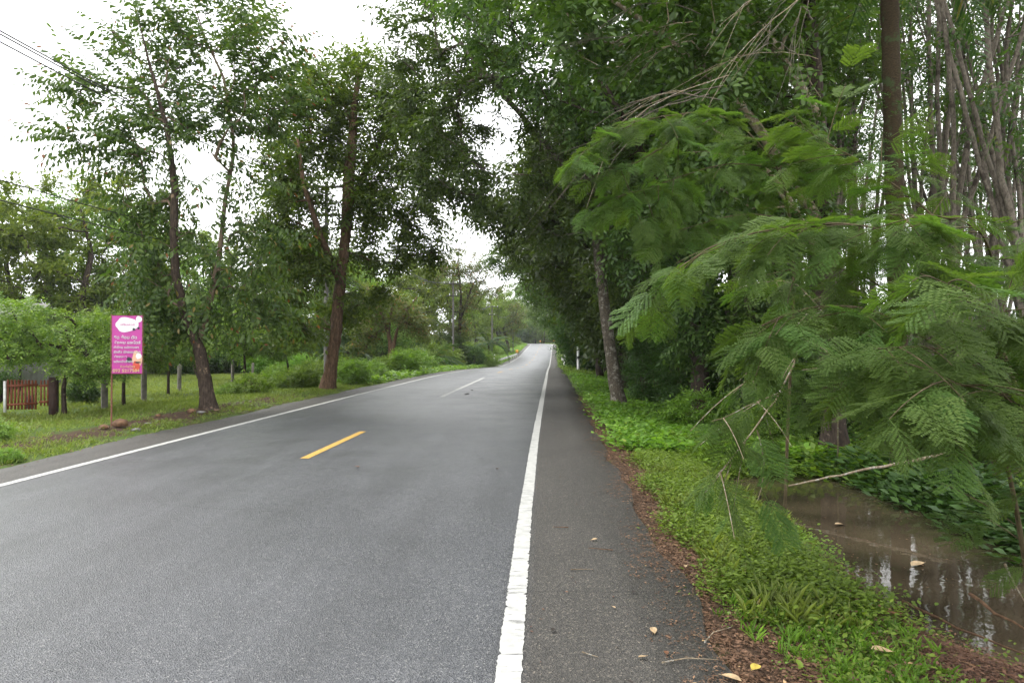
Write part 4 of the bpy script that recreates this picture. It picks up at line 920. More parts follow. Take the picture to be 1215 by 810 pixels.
def palm(x, y, H, r, nf, s, label, name='palm_tree', vine=False, lean=(0, 0)):
    e = empty(name, (x, y, gz(x, y)-.1), 0, label, 'palm'); rg = np.random.RandomState(int(x*10+y) % 999+3)
    zz = np.linspace(0, H, max(5, int(H*6))); mb = MB()
    mb.tube(np.stack([lean[0]*zz/H, lean[1]*zz/H, zz], 1), r*(1+.06*np.sin(zz*22))*(1+.5*np.exp(-zz/.4)), 12, wob=.05, rng=rg); mb.build('trunk', M['bark_palm'], e, smooth=True)
    for i in range(nf):
        o = link('frond', FM[i % 3], e); o.location = (lean[0], lean[1], H); o.scale = (s,)*3
        o.rotation_euler = (rg.normal(0, .15), -rg.uniform(-.1, .9)*(1 if i % 2 else .3), i*2.399+rg.normal(0, .2))
    return e
x, y = PX(1070, 9.7)
pt = palm(x, y, 7.7, .125, 16, .7, 'straight brown palm trunk wrapped with creepers rising behind the feathery shrub', lean=(-.12, .1))
rg = np.random.RandomState(4); n_ = 320; th = rg.uniform(0, 6.28, n_); zz = rg.rand(n_)**.8*5.6
P = np.stack([.14*np.cos(th)-.12*zz/7.7, .14*np.sin(th), zz], 1); D = np.stack([np.cos(th), np.sin(th), rg.normal(0, .4, n_)], 1)
link('climbing_vine', crown_mesh('climbing_vine', rg, T_shrub, P, D, M['leaf_under'], .42), pt)
for px, d, H, nf, s, lb in [(512, 62, .8, 16, 1.25, 'young dark stemless palm in the left bank before the thin russet tree'), (498, 105, 13.0, 16, 1.3, 'tall slim coconut palm rising above the left background trees'), (580, 104, 3.0, 14, 1.3, 'palm with drooping fronds behind the utility pole near the guard rail'), (412, 44, 1.6, 12, .8, 'small palm with pale fronds behind the reddish trunk')]:
    x, y = PX(px, d); palm(x, y, H, .16, nf, s, lb)

# ------------------------------------------------------------------ rubber plantation on the right
RB = []
for v in range(6):
    rg = np.random.RandomState(90+v); fork = rg.uniform(2.2, 5.0); T = [[(0, 0, -.3, .105), (rg.normal(0, .08), 0, fork*.5, .09), (rg.normal(0, .25), rg.normal(0, .25), fork, .08)]]
    B = []; nst = rg.randint(2, 5)
    for s in range(nst):
        a = rg.uniform(0, 6.28); q = rg.uniform(.8, 2.4); f0 = T[0][-1]
        p1 = (f0[0]+q*.35*math.cos(a), f0[1]+q*.35*math.sin(a), fork+2.4, .052*rg.uniform(.8, 1.1)); p2 = (f0[0]+q*.7*math.cos(a)+rg.normal(0, .3), f0[1]+q*.7*math.sin(a), fork+6, .038); p3 = (f0[0]+q*math.cos(a), f0[1]+q*math.sin(a), fork+10.5, .012)
        T.append([(f0[0], f0[1], fork-.3*s, .062), p1, p2, p3]); B += [((p2[0], p2[1], p2[2]+.5), (1.3, 1.3, 1.6), 5), ((p3[0], p3[1], p3[2]-.8), (1.6, 1.6, 2.0), 10), ((p1[0], p1[1], p1[2]+1.2), (.9, .9, .9), 2)]
    G = grow(rg, T, B, 90, tip=.009, shell=.2, up=.5)
    w_ = wood_mesh('trunk', rg, G, M['bark_rubber'], 8, flare=1.3, minr=.008); P, D = leaf_points(rg, G, 4, back=1.5, spread=.9, droop=.3)
    RB.append((w_, crown_mesh('crown', rg, T_rub, P, D, M['leaf_rubber'], 1.15)))
named = [(885, 12.5, 'slim pale rubber tree just right of the big-leaved boughs'), (945, 13.5, 'pale forked rubber tree left of the brown palm trunk'), (1000, 16, 'leaning pale rubber tree close behind the palm trunk on its left'), (1105, 11.5, 'pale leaning rubber tree just right of the palm trunk'),
         (1138, 10.5, 'thick forked rubber tree second to the right of the palm trunk'), (1165, 13, 'steep double-stemmed rubber tree between the two thick forked ones'), (1190, 10, 'thick pale rubber tree near the right edge'), (1235, 12, 'rubber tree cut by the right edge of the view'), (1080, 16, 'thin rubber tree peeping out from behind the palm trunk'), (920, 18, 'slender rubber tree in the second row left of the palm'),
         (902, 14, 'thin pale trunk rising behind the hanging bare twigs'), (965, 13, 'thin upright trunk midway between the bare twigs and the palm trunk'), (985, 15.5, 'slim dark-based rubber tree just left of the palm trunk'), (1022, 13, 'thin straight pale trunk nearly touching the palm trunk on its left'),
         (1040, 18, 'faint thin trunk seen in the gap left of the palm trunk'), (1092, 15, 'slim straight trunk in the gap right of the palm trunk'), (1120, 17, 'thin upright pale trunk between palm and thick forked rubber tree'), (1178, 15.5, 'slim pale trunk between the two forked trees at the right'), (1205, 17, 'slim trunk at the right edge behind the thick pale one'), (860, 15, 'thin trunk half hidden behind the upper feathery sprays')]
rr2 = random.Random(17)
def put_rubber(v, label, x, y, s=1, rz=0):
    e = empty('rubber_tree', (x, y, gz(x, y)-.05), rz, label, 'tree', 'rubber trees of the plantation'); e.scale = (s,)*3
    link('trunk', RB[v][0], e); link('crown', RB[v][1], e)
for k, (px, d, lb) in enumerate(named):
    x, y = PX(px, d*1.3); put_rubber(k % 6, lb, x, y, rr2.uniform(.95, 1.1), rr2.uniform(0, 6))
cnt_ = 0
for i in range(14):
    for j in range(10):
        x = 8.2+i*2.9+rr2.uniform(-.8, .8); y = 17+j*4.6+rr2.uniform(-1.2, 1.2)+i*.5
        if x > y*.9+4 or (y > 44 and x > 24): continue
        put_rubber(rr2.randrange(6), 'slender pale-trunked rubber tree in the %s plantation row from the road' % ['first', 'second', 'third', 'fourth', 'fifth', 'sixth', 'seventh', 'eighth', 'ninth', 'tenth', 'eleventh', 'twelfth', 'thirteenth', 'outermost'][i], x, y, rr2.uniform(.85, 1.15), rr2.uniform(0, 6)); cnt_ += 1
# forest-edge undergrowth on the right
for k, (x, y, v, s, lb) in enumerate([
    (4.4, 18.8, 2, 1.1, 'dark tangled bush at the foot of the vine-wrapped tree'), (5.6, 16.6, 2, 1.2, 'tall dark bush right of the vine-wrapped tree'), (3.7, 21.5, 2, .9, 'dark bush behind the second trunk right of the lichen-barked tree'), (6.4, 14.6, 2, 1.0, 'bush behind the puddle under the creepers'),
    (5.2, 21, 2, 1.3, 'dark bush filling the forest edge behind the creepers'), (7.6, 17.5, 2, 1.2, 'dark undergrowth bush behind the feathery shrub'), (5.0, 13.4, 3, .7, 'low leafy bush at the far bank of the puddle'), (3.6, 15.6, 4, 1.0, 'low green shrub in the grass before the vine-wrapped tree'), (4.3, 13.2, 4, .9, 'low green shrub where the verge meets the puddle head'),
    (6.2, 10.6, 3, .6, 'leafy bush on the far bank of the puddle'), (7.0, 8.4, 3, .7, 'leafy bush on the far bank at the right edge'), (5.9, 7.2, 4, .9, 'low bush overhanging the far edge of the puddle'), (8.6, 12.4, 2, .8, 'bush among the nearest rubber trees'), (5.6, 5.6, 4, .8, 'low bush at the near right bank of the puddle')]):
    put_shrub(v, lb, 'forest-edge bushes on the right', x, y, s)
for k in range(34):
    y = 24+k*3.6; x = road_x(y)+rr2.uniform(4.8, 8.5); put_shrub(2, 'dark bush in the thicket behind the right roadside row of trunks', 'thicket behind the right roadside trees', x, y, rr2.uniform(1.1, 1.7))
for k in range(46):
    x = rr2.uniform(8, 34); y = rr2.uniform(14, 50)
    if x > y*.9+3: continue
    put_shrub(rr2.choice([2, 3, 3, 0]), 'patch of low undergrowth between the rubber trees', 'undergrowth between the rubber trees', x, y, rr2.uniform(.7, 1.3))
for k in range(15):
    px = 760+k*42; d = rr2.uniform(68, 84); x, y = PX(px, d); put_tree('broadleaf_tree', BG[[0, 4, 1][k % 3]], 'leafy green tree closing the view behind the rubber plantation', 'trees behind the plantation', x, y, rr2.uniform(0, 6), rr2.uniform(.65, .95))
for k in range(34):
    px = 700+k*19; x, y = PX(px, rr2.uniform(50, 58)); put_shrub(rr2.choice([2, 3]), 'dim thicket bush closing the back of the plantation', 'thicket at the back of the plantation', x, y, rr2.uniform(1.8, 2.6))
# second line of trees behind the right roadside row closes the wood
for k in range(12):
    y = 48+k*8.5; x = road_x(y)+8.5+rr2.uniform(-1.2, 1.5); put_tree('forest_tree', BG[2], 'dark full tree in the wood behind the right roadside row', 'wood behind the right roadside row', x, y, rr2.uniform(0, 6), rr2.uniform(.75, .95))
for k, (u, y, lb) in enumerate([(3.35, 23.2, 'dark trunk standing behind the lichen-barked tree to its right'), (4.1, 30, 'straight dark trunk in the shade behind the roadside row')]):
    x = u+road_x(y); c = copy_tree(protos[0 if k else 2]); c.location = (x, y, gz(x, y)-.05); c.rotation_euler.z = 1.1+k*2; c.scale = (.8, .8, .85); c['label'] = lb
#@@PART4
# ------------------------------------------------------------------ feathery shrub in the near right
def feather_mesh(seed, L=.30, npin=8, nl=13, droop=.5, bright=.5):
    r = np.random.RandomState(seed); mb = MB(); t = np.linspace(0, 1, 7)
    R = np.stack([L*t*(1-.1*droop*t), 0*t, -L*droop*.45*t**1.8], 1); mb.tube(R, np.linspace(.0022, .0009, 7), 3, cap=False, )
    Vs, Fs, vv, k = [], [], [], 0
    for i in range(npin):
        s = .18+.82*(i+.4)/npin; p = np.array([np.interp(s, t, R[:, c]) for c in range(3)]); pl = L*.42*(math.sin(PI*(s*.78+.14))**.6)*r.uniform(.88, 1.1)
        for sd in (-1, 1):
            a = math.radians(r.normal(48, 5)); d = np.array([math.cos(a), sd*math.sin(a), -.12*droop+r.normal(0, .09)]); d /= np.linalg.norm(d)
            sidev = np.cross([0, 0, 1.], d); sidev /= np.linalg.norm(sidev); upv = np.cross(d, sidev)
            q = np.linspace(.08, 1, nl)
            for j in q:
                c = p+d*pl*j+np.array([0, 0, -.25*pl*droop*j*j]); ll = pl*.23*(1-.55*abs(j-.45)); w = pl*.07*(14/nl)
                for s2 in (-1, 1):
                    ld = d*.55+sidev*s2*.83+upv*r.normal(0, .12); tipv = c+ld*ll
                    wv = d*w
                    Vs.append([c, c+ld*ll*.5+wv*.55, tipv, c+ld*ll*.5-wv*.55]); Fs.append([k, k+1, k+2, k+3]); k += 4; vv += [r.uniform(0, .9)*.5+.25*bright]*4
    mb.add(np.array(Vs).reshape(-1, 3), np.array(Fs), np.array(vv)); return mb.mesh('frond', M['feather'], var=True)
FE = [feather_mesh(101+i, L, n, nl, dr) for i, (L, n, nl, dr) in enumerate([(.30, 9, 15, .35), (.27, 8, 14, .7), (.33, 10, 15, .5), (.24, 7, 13, 1.0)])]
def low_feather(seed, L, npin, nl, droop):
    me = feather_mesh(seed, L, npin, nl, droop); V = np.zeros(len(me.vertices)*3, np.float32); me.vertices.foreach_get('co', V); F = [list(p.vertices) for p in me.polygons if len(p.vertices) == 4]
    v = np.zeros(len(me.vertices), np.float32); me.attributes['var'].data.foreach_get('value', v); return V.reshape(-1, 3), np.array(F), v
FLO = [low_feather(111, .30, 8, 9, .4), low_feather(112, .27, 7, 9, .8)]
def feathery(label, base, limbs, nfr, seed, side=10, stemmat='green_stem', extra=500, fs=1.25):
    """limbs: polylines (x,y,z,r); side twigs and fronds follow them"""
    r = np.random.RandomState(seed); base = np.array(base, float); e = empty('feathery_shrub', base, 0, label, 'shrub'); lim = MB(); sites = []
    for Lb in limbs:
        R = resample(np.array(Lb, float), .1)
        for _s in range(14): R[1:-1] = (R[:-2]+R[1:-1]+R[2:])/3
        R[:, 3] *= .75; R[:, :3] += np.cumsum(r.normal(0, .006, (len(R), 3)), 0)*np.linspace(0, 1, len(R))[:, None]; P = R[:, :3]-base; lim.tube(P, R[:, 3], 6, cap=False)
        n = len(R); s0 = int(n*.25) if R[0, 3] > .011 else 1
        for i in range(s0, n-1):
            t = P[i+1]-P[i-1]; t /= np.linalg.norm(t)
            if r.rand() < side*.01*10/3 and i > n*.15:                       # side twig
                a = r.uniform(0, 6.28); h = np.array([math.cos(a), math.sin(a), r.uniform(-.5, .12)]); d = t*.8+h*.8; d /= np.linalg.norm(d); LT = r.uniform(.25, .6)
                q = np.linspace(0, 1, 6)[:, None]; T = P[i]+d*LT*q+np.array([0, 0, -.18*LT])*q*q; lim.tube(T, np.linspace(.0045, .002, 6), 4, cap=False)
                for j in range(1, 6): sites.append((T[j], (T[j]-T[j-1])/np.linalg.norm(T[j]-T[j-1]), j))
            if R[i, 3] < .009 or i > n*.5: sites.append((P[i], t, i))
        sites.append((P[-1], t, 0)); sites.append((P[-1], t, 1))
    lim.build('stem', M[stemmat], e, smooth=True)
    idx_ = r.permutation(len(sites)); placed = []
    Vs, Fs, vs, kk = [], [], [], 0
    for c_, ii in enumerate(idx_):
        p, t, j = sites[ii]; sd = 1 if j % 2 else -1
        hor = np.cross([0, 0, 1.], t); hor /= np.linalg.norm(hor)+1e-6
        d = t*r.uniform(.3, .8)+hor*sd*r.uniform(.5, 1)+np.array([0, 0, r.uniform(-.55, .15)]); d /= np.linalg.norm(d)
        Rm = Matrix(rot_to(d, np.array([r.normal(0, .25), r.normal(0, .25), 1.])).tolist()); s = fs*r.uniform(.6, 1.05)
        if c_ < nfr:
            o = link('frond', FE[r.randint(4)], e); o.matrix_local = Matrix.Translation(Vector(p.tolist())) @ Rm.to_4x4() @ Matrix.Scale(s, 4)
    m = max(0, min(len(sites)*2-nfr, extra))
    if m:
        ids = np.concatenate([idx_[nfr:], r.permutation(len(sites))])[:m]
        P = np.array([sites[i][0] for i in ids])+r.normal(0, .03, (m, 3)); T = np.array([sites[i][1] for i in ids]); hor = np.cross([0, 0, 1.], T); sg = np.where(r.rand(m) < .5, -1, 1)[:, None]
        D = T*r.uniform(.2, .8, (m, 1))+hor*sg*r.uniform(.4, 1, (m, 1)); D[:, 2] += r.uniform(-.6, .15, m)
        V, F, v = place(r, FLO, P, D, fs*.95, up_j=.25, smin=.6, smax=1.05, vmix=.4)
        link('leafage', mesh_np('leafage', V, [F], M['feather'], var=v), e, kind='stuff')
    return e, len(sites)
gL = lambda px, py, d, r: tuple(W(px, py, d))+(r,)
b1 = W(1235, 600, 4.9); b1[2] = gz(b1[0], b1[1]); b1 = b1.tolist()
root_ = tuple(b1)+(.03,)
e, ns = feathery('large feathery-leaved shrub leaning in from the right over the puddle', b1, [
    [root_, gL(1215, 480, 4.9, .024), gL(1170, 360, 4.9, .018), gL(1060, 262, 4.6, .011), gL(940, 258, 4.3, .008), gL(850, 285, 4.1, .005), gL(795, 318, 4.0, .003)],
    [gL(1170, 360, 4.9, .016), gL(1120, 255, 5.2, .012), gL(1010, 180, 5.3, .008), gL(930, 135, 5.2, .004)],
    [gL(1215, 480, 4.9, .018), gL(1130, 420, 4.4, .012), gL(1020, 350, 4.1, .009), gL(930, 370, 3.9, .005), gL(880, 400, 3.8, .003)],
    [gL(1215, 480, 4.9, .018), gL(1180, 430, 4.0, .012), gL(1110, 400, 3.4, .007), gL(1040, 410, 3.2, .004)],
    [gL(1170, 360, 4.9, .014), gL(1190, 290, 4.4, .010), gL(1130, 250, 4.0, .007), gL(1060, 262, 3.8, .004)],
    [root_, gL(1190, 500, 4.7, .016), gL(1120, 450, 4.4, .010), gL(1050, 440, 4.2, .006), gL(1010, 455, 4.1, .003)],
    [gL(1180, 430, 4.2, .012), gL(1205, 380, 3.6, .008), gL(1150, 330, 3.3, .005), gL(1110, 325, 3.2, .003)],
    [gL(1120, 420, 4.4, .010), gL(1060, 330, 4.5, .008), gL(980, 300, 4.6, .005), gL(930, 320, 4.6, .003)],
    [gL(1200, 470, 4.0, .010), gL(1190, 470, 3.3, .007), gL(1150, 450, 3.0, .004), gL(1110, 455, 2.9, .003)],
], 300, 61, side=22, extra=480, fs=1.18)
b2 = W(994, 520, 10.7); b2[2] = gz(b2[0], b2[1]); b2 = b2.tolist(); root2 = tuple(b2)+(.016,)
e2, ns2 = feathery('feathery-leaved sapling whose pale broken bough hangs down onto the verge by the puddle', b2, [
    [root2, gL(993, 440, 8.6, .014), gL(985, 380, 6.8, .013), gL(955, 385, 5.5, .011), gL(935, 462, 4.9, .009), gL(898, 510, 4.8, .008), gL(868, 548, 4.7, .007), gL(842, 574, 4.65, .005), gL(828, 598, 4.62, .003)],
    [gL(868, 548, 4.7, .006), gL(866, 570, 4.7, .004), gL(850, 590, 4.65, .003)], [gL(898, 510, 4.8, .006), gL(930, 545, 4.8, .004), gL(900, 590, 4.7, .003)],
    [gL(985, 380, 6.8, .010), gL(940, 330, 5.5, .007), gL(880, 350, 5.3, .004)], [gL(960, 370, 5.3, .009), gL(900, 440, 5.2, .005), gL(870, 470, 5.1, .003)],
    [gL(935, 462, 4.9, .006), gL(880, 480, 4.7, .004), gL(845, 500, 4.6, .003)]], 105, 62, side=9, stemmat='twig', extra=0)
b3 = W(930, 480, 8.0); b3[2] = gz(b3[0], b3[1]); b3 = b3.tolist(); root3 = tuple(b3)+(.025,)
e3, ns3 = feathery('slender feathery-leaved tree reaching high to the left across the dark canopy', b3, [
    [root3, gL(940, 330, 7.8, .022), gL(925, 200, 7.4, .017), gL(860, 130, 7.0, .012), gL(770, 130, 6.6, .008), gL(700, 155, 6.3, .004), gL(665, 180, 6.2, .003)],
    [gL(925, 200, 7.4, .012), gL(860, 190, 6.9, .008), gL(780, 220, 6.5, .005), gL(700, 240, 6.2, .003)],
    [gL(935, 260, 7.6, .012), gL(880, 250, 7.0, .008), gL(800, 275, 6.6, .004)],
    [gL(860, 130, 7.0, .008), gL(800, 170, 6.7, .006), gL(730, 205, 6.3, .003)],
    [gL(925, 200, 7.4, .010), gL(960, 150, 7.0, .006), gL(985, 180, 6.8, .003)],
    [gL(938, 300, 7.6, .010), gL(990, 250, 7.0, .007), gL(1050, 240, 6.8, .004)]], 280, 63, side=16, extra=160)
print('frond sites', ns, ns2, ns3)

# ------------------------------------------------------------------ dead sticks
def stick(pts, r, label, mat='twig', fork=None):
    mb = MB(); rg = np.random.RandomState(len(label)); P = resample(np.array([tuple(p)+(0,) for p in pts]), .12)[:, :3]; P[1:-1] += rg.normal(0, .006, P[1:-1].shape)
    mb.tube(P, np.linspace(r, r*.4, len(P)), 6)
    if fork is not None: mb.tube(np.array(fork), [r*.6, r*.2], 5)
    o = mb.build('fallen_stick', M[mat], smooth=True); tag(o, label, 'stick')
stick([W(1125, 538, 8.2), W(1030, 556, 8.3), W(935, 576, 8.4)], .022, 'long lichen-white stick leaning out over the puddle')
stick([W(1150, 704, 4.6), W(1185, 728, 4.3), W(1222, 750, 4.1)], .014, 'brown stick poking up at the near right bank', 'twig_dark')
stick([W(1070, 712, 4.95), W(1130, 742, 4.6), W(1215, 775, 4.2)], .013, 'longer brown stick lying across the litter at the lower right', 'twig_dark')
stick([W(1191, 668, 4.7), W(1208, 700, 4.6), W(1214, 712, 4.6)], .008, 'thin pale twig standing at the right edge by the water')
rs = np.random.RandomState(77)
for k, (px, py, L, a, lb) in enumerate([(690, 686, .16, .1, 'thin straw-coloured twig on the shoulder left of centre'), (712, 661, .2, 2.9, 'dark short twig on the shoulder before the leaf litter'), (818, 799, .30, .15, 'crooked orange twig at the bottom of the shoulder'), (665, 634, .14, 3.1, 'thin reddish twig on the shoulder near the white line'), (852, 760, .3, .8, 'forked straw twig at the asphalt edge'), (845, 680, .3, -.9, 'brown twig at the asphalt edge beside the ferny bough'), (700, 791, .1, -.6, 'tiny pale twig near the bottom of the shoulder')]):
    g = onground(px, py); g[2] = max(g[2], .0)+.012; d = np.array([math.cos(a), math.sin(a), 0])*L/2; q = np.array([-d[1], d[0], 0])*.2
    stick([g-d, g+q, g+d], .0045, lb, 'twig_dark' if k % 2 else 'twig')

# ------------------------------------------------------------------ fallen leaves on the asphalt
def fallen_leaf(seed, L, w, col):
    r = np.random.RandomState(seed); n = 7; t = np.linspace(0, 1, n); wd = w*np.sin(PI*t**.8)**.8; curl = r.uniform(.1, .5); V = []
    for i in range(n):
        z = L*curl*.35*(2*t[i]-1)**2*.5
        for s in (-1, 0, 1): V.append((L*(t[i]-.5), s*wd[i], z+abs(s)*wd[i]*.5))
    k = np.arange(n*3).reshape(n, 3); mb = MB(); mb.add(V, np.stack([k[:-1, :-1], k[1:, :-1], k[1:, 1:], k[:-1, 1:]], -1).reshape(-1, 4)); mb.tube([(L*.48, 0, L*curl*.16), (L*.62, 0, L*curl*.2)], .0012, 3, cap=False)
    return mb.mesh('fallen_leaf', M[col], smooth=True)
M['dead_tan'] = plain('dead_leaf_tan', (.42, .30, .17), .6, .2, 30); M['dead_brown'] = plain('dead_leaf_brown', (.17, .075, .035), .6, .3, 30); M['dead_yellow'] = plain('dead_leaf_yellow', (.50, .38, .07), .6, .2, 30); M['dead_black'] = plain('dead_leaf_black', (.03, .022, .018), .7, .2, 30)
for k, (px, py, L, col, lb) in enumerate([
    (775, 748, .075, 'dead_tan', 'pale tan leaf lying alone on the lower shoulder'), (705, 640, .06, 'dead_tan', 'curled tan leaf in the middle of the shoulder'), (747, 808, .04, 'dead_black', 'black leaf speck at the bottom of the shoulder'), (752, 702, .04, 'dead_black', 'small black leaf on the shoulder'),
    (656, 747, .05, 'dead_black', 'small dark leaf just right of the white line'), (694, 668, .03, 'dead_black', 'tiny dark leaf by the curled tan one'), (762, 779, .05, 'dead_tan', 'tan leaf fragment below the lone pale leaf'), (790, 774, .05, 'dead_brown', 'brown leaf fragment right of the lone pale leaf'),
    (728, 720, .03, 'dead_tan', 'little tan fragment above the lone pale leaf'), (867, 804, .10, 'dead_tan', 'broad tan leaf at the asphalt edge in the bottom corner'), (895, 803, .09, 'dead_yellow', 'yellowish leaf at the grass edge bottom'), (860, 693, .06, 'dead_yellow', 'yellow leaf on the litter beside the grass clump'),
    (813, 679, .05, 'dead_tan', 'pale leaf on the litter at the asphalt edge'), (868, 703, .07, 'dead_brown', 'red-brown leaf in the litter strip'), (1012, 720, .14, 'dead_tan', 'large tan leaf on the muddy bank by the water'), (1062, 738, .12, 'dead_brown', 'large orange-brown leaf on the muddy bank'), (1040, 722, .10, 'dead_brown', 'brown leaf between the two large leaves on the bank'),
    (1088, 670, .15, 'dead_tan', 'large pale leaf floating on the dark water'), (995, 623, .14, 'dead_tan', 'pale leaf floating in the middle of the puddle'), (962, 650, .08, 'dead_yellow', 'yellow-green leaf floating near the puddle edge'), (1045, 782, .12, 'dead_tan', 'whitish leaf lying in the grass at the bottom right'),
    (590, 556, .06, 'dead_brown', 'reddish leaf scrap on the lane left of the white line'), (554, 468, .20, 'dead_black', 'dark debris on the lane near the second centre dash'), (560, 463, .12, 'dead_black', 'smaller dark debris beside the larger one on the lane'), (424, 554, .08, 'dead_brown', 'brown leaf scrap on the lane right of the yellow dash')]):
    g = onground(px, py); u = g[0]-road_x(g[1])
    if u < 1.0: g = W(px, py, 810*(CAMZ-.008)/(py-410)); g[2] = .012
    elif 'float' in lb: g = W(px, py, 810*(CAMZ-WZ)/(py-410)); g[2] = WZ+.008
    else: g[2] += .05
    o = link('fallen_leaf', fallen_leaf(k, L, L*.27, col), loc=g); o.rotation_euler = (rs.normal(0, .12), rs.normal(0, .12), rs.uniform(0, 6.28)); tag(o, lb, 'leaf', 'single fallen leaves')

# ------------------------------------------------------------------ ground cover (uncountable)
def tuft(rng, n, h, leaf, width, spread=.06, up=.8, shape='six'):
    LV, LF = leaf_shape(shape); Vs, Fs, var, k = [], [], [], 0
    for i in range(n):
        a = rng.uniform(0, 2*PI); d = np.array([math.cos(a), math.sin(a), up*rng.uniform(.3, 1.3)]); b = np.array([rng.normal(0, spread), rng.normal(0, spread), h*rng.uniform(0, 1)])
        R = rot_to(d, np.array([rng.normal(0, .3), rng.normal(0, .3), 1.])); Vs.append((LV*np.array([1, width, 1])*leaf*rng.uniform(.6, 1.25)) @ R.T+b); Fs.append(LF+k); k += len(LV); var.append(np.full(len(LV), rng.rand()))
    return np.concatenate(Vs), np.concatenate(Fs), np.concatenate(var)
T_weed = [tuft(TR, 11, .09, .030, 1.7, .06, .3) for _ in range(4)]+[tuft(TR, 9, .12, .042, 1.2, .06, .5) for _ in range(2)]
T_grass = [tuft(TR, 9, .01, .15, .22, .02, 1.6) for _ in range(6)]
T_lawn = [tuft(TR, 8, .01, .12, .3, .05, 1.3, 'dia') for _ in range(6)]
T_wfar = [tuft(TR, 9, .15, .11, 1.3, .12, .35, 'dia') for _ in range(6)]
gr = np.random.RandomState(99)
def cover(name, label, tmpl, mat, n, u0, u1, y0, y1, scale, dens=None, ybias=1.0, clump=None, dz=0.0, tilt=.15):
    """scatter tufts over a strip beside the road; dens(u,y)->0..1"""
    y = y0+(y1-y0)*gr.rand(n*3)**ybias; u = gr.uniform(u0, u1, n*3); keep = np.ones(len(y))
    if dens is not None: keep = keep*dens(u, y)
    m = gr.rand(len(y)) < keep; u, y = u[m][:n], y[m][:n]; x = u+road_x(y); z_ = ground_z(x, y)+dz
    th = gr.uniform(0, 6.28, len(x)); P = np.stack([x, y, z_], 1); D = np.stack([np.cos(th), np.sin(th), gr.normal(0, .08, len(x))], 1)
    V, F, v = place(gr, tmpl, P, D, scale, up_j=tilt, smin=.55, smax=1.3, vmix=.6)
    o = link(name, mesh_np(name, V, [F], mat, var=v), kind='stuff'); tag(o, label); return o
verge_d = lambda u, y: sstep(1.2, 1.75, u+.3*bumps(u*1.3, y, 2.4)+.4*sstep(14, 28, y))*(1-wetf(u, y))*(1-.85*litf(u, y))
wetf = lambda u, y: (np.abs(u-3.30+.14*bumps(u, y, 3)) < 1.17*np.clip(1-((y-7.35)/2.85)**10, 0, 1)**.3).astype(float)*((y > 4.5) & (y < 11))
litf = lambda u, y: np.clip(1.2*np.exp(-((u-2.75)/.75)**2), 0, 1)*sstep(5.6, 4.9, y)+.0*u
cover('verge_weeds', 'bright low leafy weeds covering the right verge', T_weed, M['weed'], 26000, 1.05, 3.0, 3.3, 13, 1.0, lambda u, y: verge_d(u, y)*np.clip(.62+1.0*bumps(u*1.4, y, 2), .06, 1)*(1-.95*sstep(5.1, 4.3, y+.5*bumps(u, y, 2.0))), 1.1)
cover('verge_grass', 'fresh green grass at the near end of the right verge', T_grass+T_weed[:3], M['weed'], 3800, 1.05, 3.4, 2.0, 6.5, .5, lambda u, y: verge_d(u, y)*sstep(2.5, 2.0, u+.3*bumps(u, y, 2))*(.1+.6*sstep(5.6, 4.8, y))*np.clip(.45+1.6*bumps(u*1.3, y, 2.6), .02, 1), 1.2)
cover('verge_grass', 'longer grass and weeds along the right verge past the lichen-barked tree', T_wfar, M['weed'], 9000, 1.15, 4.6, 11, 46, 1.0, lambda u, y: sstep(1.0, 1.6, u+.2*bumps(u, y, 2))*(.45+.55*np.clip(.5+bumps(u, y, 1.5), 0, 1)), 1.5)
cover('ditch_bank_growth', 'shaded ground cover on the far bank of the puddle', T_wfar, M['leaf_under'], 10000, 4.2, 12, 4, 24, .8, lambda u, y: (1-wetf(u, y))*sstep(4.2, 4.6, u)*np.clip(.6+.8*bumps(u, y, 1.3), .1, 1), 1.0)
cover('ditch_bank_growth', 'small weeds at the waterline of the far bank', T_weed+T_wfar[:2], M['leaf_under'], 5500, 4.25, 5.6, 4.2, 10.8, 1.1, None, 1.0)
cover('verge_weeds', 'weeds round the far head of the puddle', T_weed+T_wfar[:2], M['weed'], 2600, 2.2, 5.2, 9.3, 13, 1.1, lambda u, y: 1-wetf(u, y), 1.0)
cover('verge_weeds', 'few weeds standing in the shallow edge of the puddle', T_weed, M['weed'], 260, 2.3, 2.9, 4.8, 8, .9, lambda u, y: np.clip(.2+1.5*bumps(u, y, 3), 0, 1), 1.0, dz=.05)
cover('forest_floor_growth', 'low growth on the forest floor between the rubber trees', T_wfar, M['weed'], 7000, 5, 34, 12, 60, 1.5, lambda u, y: np.clip(.45+bumps(u, y, .6), 0, 1), 1.2)
cover('left_verge_grass', 'trampled grass on the left verge round the banner', T_lawn, M['grass'], 9000, -11.5, -7.35, 8.5, 34, .8, lambda u, y: np.clip(sstep(-7.3, -7.9, u+.25*bumps(u, y, 2))*(.9-.8*np.exp(-((u+8.4)/.35)**2)*sstep(24, 18, y))*(.2+.8*np.clip(.45+1.3*bumps(u, y, 1.4), 0, 1)), 0, 1), 1.2)
cover('left_verge_weeds', 'broad-leaved weeds at the left road edge', T_weed, M['weed'], 3500, -10.6, -7.5, 8.5, 40, 1.6, lambda u, y: np.clip(-.15+1.1*bumps(u, y, 1.1), 0, 1), 1.3)
cover('lawn', 'mown sunlit lawn behind the fence posts', T_lawn, M['lawn'], 22000, -36, -10.5, 13, 60, 1.0, lambda u, y: (u > -y*.85-4)*1.0, 1.25)
cover('far_verge_grass', 'bright grass strip at the left road edge running to the crest', T_wfar, M['weed'], 6500, -10.5, -7.35, 30, 215, 1.7, lambda u, y: sstep(-7.3, -7.8, u), 1.35)
